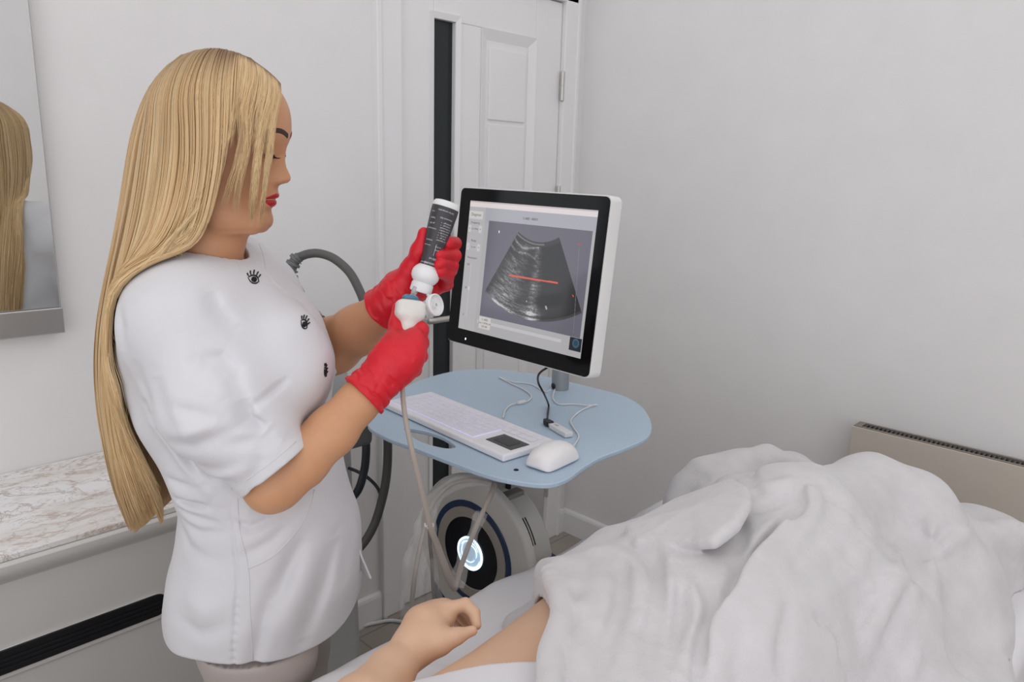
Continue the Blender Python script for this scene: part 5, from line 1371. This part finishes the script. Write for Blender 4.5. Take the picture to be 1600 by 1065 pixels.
# cable tie
cpt = PD(672, 821, 1.219); cdr = PD(675, 832, 1.22)-PD(668, 805, 1.21)
lathe('cable_tie', [(.0050, -.0018), (.0062, -.0016), (.0062, .0016), (.0050, .0018)], m_wcab, cable, 20, tuple(cdr), tuple(cpt))
tube('tie_tail', [PD(668, 820, 1.213), PD(665, 822, 1.211), PD(664, 817, 1.21)], .0013, m_wcab, cable, 6)
# upper loop of the cable running over the drum and back
CB2 = [PD(711, 918, 1.36), PD(714, 905, 1.365), PD(722, 880, 1.37), PD(733, 850, 1.375), PD(746, 818, 1.38), PD(758, 792, 1.385), PD(768, 770, 1.40), PD(772, 757, 1.42)]
tube('cable_loop', CB2, [.0062, .0052, .0048, .0046, .0046, .0046, .0052, .0056], m_cabl, probe, 14)
CB3 = [PD(772, 757, 1.42), PD(757, 752, 1.43), PD(730, 750, 1.44), PD(705, 757, 1.44), PD(684, 775, 1.43), PD(670, 800, 1.41), PD(662, 830, 1.38), PD(654, 865, 1.36), PD(648, 900, 1.35), PD(643, 945, 1.36), PD(640, 975, 1.38)]
tube('cable_loop', CB3, .0042, m_cabl, probe, 12)
tube('cable_loop', [PD(671, 828, 1.225), PD(672, 850, 1.25), PD(675, 880, 1.29), PD(676, 910, 1.33), PD(679, 950, 1.37)], .0030, plain('inner_cable', (120, 112, 106), .5), probe, 10)
# clear crumpled sleeve round the cable
m_film = MatB('clear_film').set(Base_Color=(.86, .85, .83, 1), Roughness=.12, Specular_IOR_Level=1.0)
m_film.b.inputs['Alpha'].default_value = .20
m_film.bump(m_film.noise(90, 4, .6, None, 1.0), .8, .004); m_film = m_film.m
def film(name, pts, rad, seed, seg=40, n=14):
    Q = catmull(pts, n); r = np.interp(np.linspace(0, 1, len(Q)), np.linspace(0, 1, len(rad)), rad)
    V, Fc = tube_np(Q, r, seg, caps=False); V = V.reshape(len(Q), seg, 3); c = Q[:, None, :]
    g = np.random.default_rng(seed); a = np.linspace(0, 2*np.pi, seg, endpoint=False)[None]; s = np.arange(len(Q))[:, None]
    w_ = 1+.22*np.sin(3*a+s*.13+g.uniform(0, 6))+.13*np.sin(5*a-s*.17+g.uniform(0, 6))+.10*np.sin(2*a+s*.29)+.04*np.sin(9*a+s*.2)
    V = c+(V-c)*w_[..., None]; 
    return link(name, me_np(name, V.reshape(-1, 3), Fc), m_film, None)
fl = film('clear_probe_cover', CB3, [.010, .011, .012, .011, .012, .014, .019, .021, .020, .019, .018], 1)
tag(fl, 'crumpled clear plastic cover hanging in a loop over the white drum', 'plastic cover')
f2 = film('clear_probe_cover', [PD(711, 915, 1.355), PD(722, 880, 1.365), PD(735, 848, 1.37), PD(747, 815, 1.375), PD(752, 800, 1.38)], [.012, .013, .010, .009, .012], 5)
tag(f2, 'short clear plastic film wrapped round the cable in front of the glowing lens', 'plastic cover')
f3 = film('clear_probe_cover', [PD(674, 868, 1.28), PD(677, 905, 1.32), PD(678, 930, 1.35), PD(677, 965, 1.38)], [.006, .010, .013, .014], 9)
tag(f3, 'narrow strip of clear plastic hanging straight down left of the drum', 'plastic cover')
rebase(probe, tuple(pr0)); rebase(bot, tuple((bt0+bt1)/2))
# ================================================================== the patient
patient = empty('person', (.3, .52, .70), 'person lying on the couch, bare forearm and hand beside the bare waist', 'person')
m_skin2 = MatB('patient_skin')
m_skin2.l.new(m_skin2.ramp(m_skin2.noise(9, 5, .6), [(.3, lin((214, 174, 144))), (.7, lin((222, 184, 154)))]), m_skin2.b.inputs['Base Color'])
m_skin2.set(Roughness=.5, Subsurface_Weight=.12, Subsurface_Scale=.008); m_skin2.b.inputs['Subsurface Radius'].default_value = (1, .35, .2)
m_skin2.bump(m_skin2.noise(500, 3), .15, .0004); m_skin2 = m_skin2.m
BZ = .70
# torso lies along x; sections: (x, half width, height of the belly)
TY = .50
TX = np.array([-.05, .05, .15, .28, .40, .50, .58, .68, .80, .92, 1.05])
THW = np.array([.13, .17, .175, .16, .145, .138, .140, .150, .165, .170, .15])
THH = np.array([.10, .115, .120, .112, .102, .098, .098, .100, .104, .106, .10])
def ptorso(P):
    x = P[:, 0]; hw = np.interp(x, TX, THW); hh = np.interp(x, TX, THH)
    y = (P[:, 1]-TY)/hw; z = (P[:, 2]-(BZ+hh*.92))/hh
    rho = (np.abs(y)**2.5+np.abs(z)**2.5)**(1/2.5)+1e-9
    return smax((rho-1)*hh*.95, np.maximum(-.05-x, x-1.10), .05)
PEL = PD(430, 1215, .74); PWR = PD(610, 1003, .985)
PA = [(.10, .67, BZ+.075), PEL, PD(560, 1104, .85), PD(610, 1049, .925), PD(643, 1014, .965)]
def arm_p(P, o=0):
    d = chain(P, PA, [.048+o, .038+o, .0335+o, .0280+o, .0232+o], .012)
    # back of the hand
    pts = [PD(648, 1006, .970), PD(664, 980, .995), PD(684, 966, 1.01)]
    d = smin(d, chain(P, pts, [.0235+o, .026+o, .021+o], .02), .02)
    d = smin(d, rcone(P, PD(650, 1005, .965), PD(684, 1000, .968), .017+o, .0165+o), .02)
    for a, r in ((PD(680, 950, 1.050), .0095), (PD(688, 948, 1.035), .0100), (PD(696, 949, 1.020), .0105), (PD(700, 956, 1.008), .0105)):
        d = smin(d, rcone(P, PD(668, 972, 1.015), a, .018+o, r+o), .014)
    F = [((700, 951, 1.008), (727, 944, 1.012), (741, 957, 1.004), (745, 976, .992)),
         ((704, 951, 1.030), (724, 948, 1.045), (736, 962, 1.040), (739, 974, 1.030)),
         ((694, 952, 1.040), (712, 953, 1.062), (724, 966, 1.060), (730, 976, 1.050)),
         ((684, 952, 1.052), (700, 958, 1.075), (712, 970, 1.075), (718, 978, 1.068))]
    for q, R in zip(F, ((.0098, .0088, .0078, .0062), (.0098, .0085, .0075, .0062), (.0094, .0082, .0073, .0060), (.0086, .0076, .0068, .0056))):
        d = smin(d, chain(P, [PD(*p) for p in q], [r+o for r in R], .003), .004)
    t = chain(P, [PD(662, 1008, .966), PD(690, 1002, .964), PD(712, 994, .968), PD(738, 985, .976)], [.018+o, .0135+o, .0092+o, .0066+o], .010)
    return smin(d, t, .008)
KN1, KN2 = (1.38, .46, BZ+.15), (1.30, .66, BZ+.04)
def plegs(P):
    d = chain(P, [(.95, TY-.07, BZ+.10), KN1, (1.62, .42, BZ+.05)], [.075, .050, .040], .04)
    return smin(d, chain(P, [(.95, TY+.07, BZ+.10), KN2, (1.58, .66, BZ+.04)], [.075, .045, .038], .04), .03)
def phead(P):
    d = ell(P, (-.13, .50, BZ+.105), (.105, .074, .090))
    d = smin(d, ell(P, (-.055, .50, BZ+.125), (.060, .055, .065)), .03)
    d = smin(d, rcone(P, (-.105, .50, BZ+.198), (-.075, .50, BZ+.206), .007, .011), .012)
    return smin(d, rcone(P, (-.06, .50, BZ+.08), (.06, .50, BZ+.075), .050, .058), .03)
def pbody(P):
    d = ptorso(P); d = smin(d, near(P, (-.08, .5, .80), .24, phead, .05), .03)
    d = smin(d, near(P, (.10, .5, .77), .30, lambda p: rcone(p, (.10, .335, BZ+.075), (.10, .665, BZ+.075), .058, .058), .05), .05)
    d = smin(d, near(P, (.2, .26, .77), .36, lambda p: chain(p, [(.10, .32, BZ+.07), (.36, .24, BZ+.045), (.58, .26, BZ+.035)], [.046, .038, .026]), .05), .02)
    d = d+0; d = smin(d, near(P, (.40, .72, .84), .50, arm_p, .06), .012)
    q = PD(812, 1000, .93); d = d+.0035*np.exp(-(((P-q)[:, 0])/.012)**2-(((P-q)[:, 1])/.012)**2)*0
    return smin(d, plegs(P), .04)
pb = sdf_mesh('body', pbody, (-.26, .17, BZ-.005), (1.86, .90, 1.02), .0030, 2, slack=1.5)
pbo = link('body', pb, m_skin2, patient)
# finger nail of the thumb and index
for (q, nn) in ((PD(739, 980, .972), -np.array(_F)+np.array([0, 0, .5])), (PD(748, 975, .992), np.array(_R)-np.array(_F)*.8)):
    pass
# garment round the waist
m_brief = plain('white_underwear', (222, 220, 223), .85, bump=.1, bscale=700)
def garment(P):
    d = near(P, (.48, TY-.06, BZ+.12), .45, ptorso, .05)-.0045
    # upper boundary runs diagonally over the belly
    n = np.array([.10, -1.0, .0]); a = onz(705, 1040, BZ+.19); b = onz(852, 1028, BZ+.20); e = b-a; nrm = np.array([e[1], -e[0], 0]); nrm /= np.linalg.norm(nrm)
    cut = np.maximum(-((P-a)@nrm), .02-P[:, 0])
    d = smax(d, cut-.006*np.sin((P-a)@(e/np.linalg.norm(e))*22), .0025)
    return d
def phair(P): return smax(smax(phead(P)-.007, (P[:, 2]-(BZ+.135))*.8+(P[:, 0]+.13)*.9, .01), P[:, 0]-.02, .01)
link('hair', sdf_mesh('hair', phair, (-.27, .38, BZ-.005), (.05, .62, BZ+.24), .005, 1), m_brow, patient)
gm = link('garment', sdf_mesh('garment', garment, (-.06, .30, BZ+.0), (1.0, .68, .95), .003, 2), m_brief, patient)
rebase(patient, (.3, .52, .70))
# ================================================================== white terry towel over the patient
m_towel = MatB('white_terry')
m_towel.l.new(m_towel.ramp(m_towel.noise(30, 5), [(.3, lin((209, 206, 207))), (.7, lin((216, 213, 214)))]), m_towel.b.inputs['Base Color'])
m_towel.set(Roughness=.95, Sheen_Weight=.35, Sheen_Roughness=.6, Specular_IOR_Level=.1)
nb_ = m_towel.bump(m_towel.noise(14, 4, .6), .35, .012); nb_ = m_towel.bump(m_towel.noise(420, 3, .7), .55, .0016, nb_); m_towel.bump(m_towel.noise(1500, 2), .3, .0006, nb_); m_towel = m_towel.m
Z7 = .704
def oz(px, py, z): return onz(px, py, z)
EDGE = [oz(778, 975, .715), oz(786, 945, .745), oz(822, 915, .82), oz(848, 900, .865), oz(864, 935, .885), oz(869, 965, .905), oz(862, 1000, .915), oz(853, 1030, .91), oz(851, 1070, .90), oz(838, 1130, .85)]
def tbase(P):
    x, y, z = P[:, 0], P[:, 1], P[:, 2]
    d = ptorso(P)-.024
    d = smax(d, .47-x, .02)
    th = chain(P, [(.86, TY-.06, BZ+.135), (1.16, .46, BZ+.195), KT1], [.085, .080, .062], .08)
    th = smin(th, rcone(P, KT1, KT2, .060, .050), .05)
    th = smin(th, chain(P, [KT2, (1.60, .36, BZ+.045), (1.74, .33, BZ+.02)], [.050, .05, .05], .06), .06)
    far = chain(P, [(.95, .60, BZ+.04), (1.18, .64, BZ+.07), (1.40, .70, BZ+.10), (1.60, .66, BZ+.09)], [.06, .06, .065, .06], .06)
    d = smin(d, th, .10); d = smin(d, far, .09)
    # tented cloth falling from the knee towards the viewer's side
    near_ = chain(P, [(1.15, .33, BZ+.075), (1.42, .30, BZ+.055), (1.72, .26, BZ+.02)], [.085, .070, .05], .08)
    d = smin(d, near_, .11)
    bed_ = z-(Z7+.016)
    d = smin(d, bed_, .12)
    # near side falls over the couch edge
    d = smax(d, -(y-.105-.095*np.clip((x-1.15)*2.5, 0, 1)), .05)
    return d
KT2 = tuple(PD(1432, 778, 1.41)-np.array([0, 0, .012]))
KT1 = tuple(PD(1360, 752, 1.42)-np.array([0, 0, .018]))
def march(px, py, fn, t0=.55, t1=2.4):
    r = ray(px, py); t = t0
    for _ in range(90):
        d = float(fn((CAM+r*t)[None])[0])
        if d < .0008: break
        t += max(d*.8, .0008)
        if t > t1: return None
    return CAM+r*t
EDGE = EDGE[:3]+[march(px, py, tbase) for px, py in ((848, 903), (864, 935), (869, 965), (860, 1000), (850, 1030), (849, 1062), (849, 1100), (850, 1140))]
ER = [e[0] for e in EDGE]; EY = [e[1] for e in EDGE]
_o = np.argsort(EY); EYs = np.linspace(-.05, 1.0, 500); EXs = np.interp(EYs, np.array(EY)[_o], np.array(ER)[_o]); EXs = np.convolve(np.pad(EXs, 12, 'edge'), np.hanning(25)/np.hanning(25).sum(), 'valid')
TF_ = []
def tf(pts, amp, w, base=tbase):
    Q = [march(px, py, base) for px, py in pts]; Q = [q for q in Q if q is not None]
    if len(Q) > 1: TF_.append((catmull(Q, 3) if len(Q) > 2 else np.array(Q), amp, w))
BUN = [  # bunched cloth at the waist and along the far side: (points (px, py, z), radii)
 ([(900, 920, .870), (935, 905, .860), (990, 890, .865)], [.024, .030, .034]),
 ([(852, 898, .862), (880, 912, .885), (905, 960, .905)], [.016, .024, .024]),
 ([(935, 895, .835), (1000, 872, .835), (1040, 895, .86)], [.026, .028, .028]),
 ([(1000, 850, .80), (1070, 815, .820), (1135, 785, .835)], [.022, .030, .026]),
 ([(1130, 785, .870), (1138, 822, .885), (1112, 862, .890)], [.030, .036, .026]),
 ([(1040, 838, .858), (1085, 832, .875), (1110, 845, .885)], [.028, .038, .034]),
 ([(1072, 762, .800), (1095, 738, .835), (1150, 728, .845)], [.030, .028, .030]),
 ([(1060, 786, .775), (1075, 765, .80)], [.030, .030]),
 ([(1160, 730, .850), (1198, 716, .860), (1262, 742, .855)], [.030, .028, .030]),
 ([(1150, 770, .85), (1200, 770, .86), (1240, 765, .865)], [.036, .040, .034]),
 ([(1525, 838, .815), (1575, 834, .800), (1640, 850, .780)], [.020, .024, .030]),
]
BUNW = [([oz(*p) for p in pts], r) for pts, r in BUN]
def tb2(P):
    d = tbase(P)
    for pts, r in BUNW: d = smin(d, chain(P, pts, r, .02), .030)
    return d
for pts, a, w in (
 ([(957, 846), (1031, 846), (1049, 885), (1044, 937)], .010, .012), ([(913, 862), (957, 862), (1000, 885), (1005, 946), (987, 990)], .010, .013),
 ([(930, 880), (945, 930), (925, 1000)], .009, .014), ([(975, 880), (970, 930), (950, 1000), (935, 1060)], -.007, .010),
 ([(1020, 865), (1028, 920), (1018, 980), (1010, 1060)], -.008, .010),
 ([(1092, 895), (1114, 946), (1101, 990), (1092, 1062)], -.014, .008), ([(1070, 890), (1090, 950), (1075, 1000), (1062, 1062)], .007, .014),
 ([(1130, 960), (1120, 1010), (1112, 1062)], .008, .016),
 ([(1248, 755), (1252, 790), (1206, 841), (1162, 894), (1145, 929), (1112, 968)], -.012, .010),
 ([(1268, 755), (1274, 800), (1236, 860), (1190, 905), (1165, 945), (1135, 980)], .009, .013),
 ([(1225, 800), (1180, 850), (1150, 885)], .007, .012), ([(1155, 800), (1160, 850), (1145, 900)], -.008, .010),
 ([(1165, 870), (1150, 905), (1140, 935)], -.007, .007),
 ([(1447, 730), (1460, 815), (1460, 902), (1464, 950), (1470, 1010)], .010, .016), ([(1441, 830), (1436, 900), (1430, 960)], -.004, .014),
 ([(1395, 900), (1381, 946), (1329, 1034)], .009, .014), ([(1425, 850), (1410, 930), (1370, 1010)], -.006, .012),
 ([(1512, 826), (1480, 850), (1462, 870)], .010, .012), ([(1530, 850), (1500, 900), (1490, 960)], -.006, .016),
 ([(1300, 745), (1285, 800), (1250, 860), (1215, 920)], -.005, .014), ([(1330, 790), (1300, 850), (1262, 900)], .004, .014),
 ([(1365, 810), (1345, 860), (1322, 905), (1240, 940)], .006, .013), ([(1200, 918), (1190, 965), (1180, 1030)], .007, .014), ([(1225, 940), (1218, 1000), (1215, 1062)], -.006, .012),
 ([(1433, 1012), (1412, 1062)], .006, .012), ([(1290, 880), (1340, 900), (1365, 930)], .005, .013), ([(1260, 960), (1300, 985), (1310, 1040)], -.005, .012),
 ([(1575, 840), (1590, 880), (1585, 950), (1560, 1010)], .008, .015), ([(1185, 720), (1172, 745), (1190, 775)], -.007, .010),
 ([(1010, 842), (1070, 815), (1130, 790)], -.004, .008), ([(1100, 745), (1120, 760), (1150, 765)], -.008, .008),
 ([(1165, 800), (1200, 790), (1245, 770)], -.008, .008), ([(1160, 770), (1205, 760), (1245, 750)], .006, .012),
 ([(905, 905), (890, 960), (872, 1010)], -.006, .012), ([(900, 930), (905, 980), (890, 1050)], .006, .012)):
    tf(pts, a, w, tb2)
RIM = catmull(EDGE[3:], 3)+np.array([.010, 0, .004])
def tedge(P):
    """> 0 on the head side of the towel's edge"""
    return (np.interp(P[:, 1], EYs, EXs)-P[:, 0])*.8
def towel_o(P):
    x, y, z = P[:, 0], P[:, 1], P[:, 2]
    d = tb2(P)
    for Q, a, w in TF_:
        lo = Q.min(0)-3*w; hi = Q.max(0)+3*w; m = ((P > lo) & (P < hi)).all(1)
        if not m.any(): continue
        Pm = P[m]; D = np.full(len(Pm), 9.0); T_ = np.zeros(len(Pm))
        for i in range(len(Q)-1):
            ba = Q[i+1]-Q[i]; h = np.clip((Pm-Q[i])@ba/(ba@ba+1e-12), 0, 1); e = np.linalg.norm(Pm-Q[i]-h[:, None]*ba, axis=1)
            k = e < D; D = np.where(k, e, D); T_ = np.where(k, (i+h)/(len(Q)-1), T_)
        d[m] -= a*1.25*np.exp(-(D/w)**2)*np.clip(np.minimum(T_*5+.15, (1-T_)*5+.15), 0, 1)
    d = d-.0016*np.sin(31*x+22*y+2.5*np.sin(13*y+7*x))-.0008*np.sin(-47*y+29*x+2*np.sin(21*x))
    # far side outline: stays inside the couch edge except where bunched
    fy = np.interp(x, [.6, .8, 1.0, 1.2, 1.35, 1.6, 1.9], [.80, .80, .80, .815, .83, .80, .76])
    d = smax(d, (y-fy)*.9, .03)
    d = smax(d, tedge(P), .02)
    d = smax(d, x-1.80, .03)
    # rolled rim along the head-side edge
    for i in range(len(RIM)-1): d = smin(d, rcone(P, RIM[i], RIM[i+1], .0105, .0105), .012)
    fl = slab(P, FLAP, .0115); d = smin(d, fl, .012)
    for S_, a, L_, w in STEPS:
        lo = S_.min(0)-.2; hi = S_.max(0)+.2; m = ((P[:, :2] > lo) & (P[:, :2] < hi)).all(1)
        if not m.any(): continue
        q = P[m][:, :2]; D = np.full(len(q), 9.0); sd = np.zeros(len(q)); tt = np.zeros(len(q))
        for i in range(len(S_)-1):
            ba = S_[i+1]-S_[i]; r_ = q-S_[i]; h = np.clip(r_@ba/(ba@ba), 0, 1); e = np.linalg.norm(r_-h[:, None]*ba, axis=1); k = e < D
            D = np.where(k, e, D); sd = np.where(k, np.sign(ba[0]*r_[:, 1]-ba[1]*r_[:, 0])*e, sd); tt = np.where(k, (i+h)/(len(S_)-1), tt)
        d[m] -= a*np.exp(-D/L_)*(.5+.5*np.tanh(sd/w))*np.sin(np.pi*np.clip(tt, 0, 1))**.5
    return d
def tri_d(P, a, b, c):
    ab, bc, ca = b-a, c-b, a-c; n = np.cross(ab, -ca); n_ = n/np.linalg.norm(n)
    pa, pb, pc = P-a, P-b, P-c
    ins = (pa@np.cross(n, ab) >= 0) & (pb@np.cross(n, bc) >= 0) & (pc@np.cross(n, ca) >= 0)
    def seg(p, e): h = np.clip(p@e/(e@e), 0, 1); return np.linalg.norm(p-h[:, None]*e, axis=1)
    return np.where(ins, np.abs(pa@n_), np.minimum(np.minimum(seg(pa, ab), seg(pb, bc)), seg(pc, ca)))
def slab(P, poly, r):
    c = np.mean(poly, axis=0); out = np.full(len(P), .06); m = np.linalg.norm(P-c, axis=1) < .24
    if not m.any(): return out
    q = P[m]; d = np.full(len(q), 9.0)
    for i in range(len(poly)): d = np.minimum(d, tri_d(q, c+np.array([0, 0, .012]), poly[i], poly[(i+1) % len(poly)]))
    out[m] = d-r; return out
def up(px, py, dz):
    q = march(px, py, tb2); return q+np.array([0, 0, dz]) if q is not None else PD(px, py, 1.4)
FLAP = np.array([up(988, 832, .004), up(1060, 795, .008), up(1140, 768, .010), up(1158, 790, .020), up(1160, 815, .026), up(1142, 850, .028), up(1112, 872, .024), up(1086, 858, .012), up(1030, 850, .006), up(1000, 852, .004)])
def stepl(pts): return catmull([march(px, py, tb2)[:2] for px, py in pts], 3)
STEPS = [(stepl([(1258, 758), (1246, 790), (1206, 841), (1162, 894), (1145, 929), (1112, 968), (1098, 1010), (1090, 1062)]), .024, .06, .004),
         (stepl([(1408, 800), (1400, 885), (1378, 946), (1330, 1034), (1318, 1062)]), .010, .05, .009),
         (stepl([(1462, 800), (1462, 860), (1462, 902), (1466, 960), (1474, 1020)]), -.010, .05, .007),
         (stepl([(1040, 880), (1056, 915), (1052, 970), (1040, 1040)]), -.012, .04, .006),
         (stepl([(955, 860), (992, 880), (1000, 920), (984, 990)]), -.012, .04, .006)]
def under(P):
    """what lies under the towel: cloth is hollow above body and couch"""
    u = np.minimum(np.minimum(ptorso(P), plegs(P))-.003, np.where(P[:, 1] > .137+.06*np.clip((P[:, 0]-1.15)*2.5, 0, 1), P[:, 2]-Z7-.003, P[:, 2]-.5))
    return u
def towel(P):
    d = towel_o(P); return np.maximum(np.maximum(d, -under(P)), .52-P[:, 2])
tw = sdf_mesh('towel', towel, (.46, .05, .50), (1.86, .92, 1.06), .0040, 1, slack=1.7)
tag(link('towel', tw, m_towel), 'thick white terry towel in folds over the lying person and raised knees', 'towel')
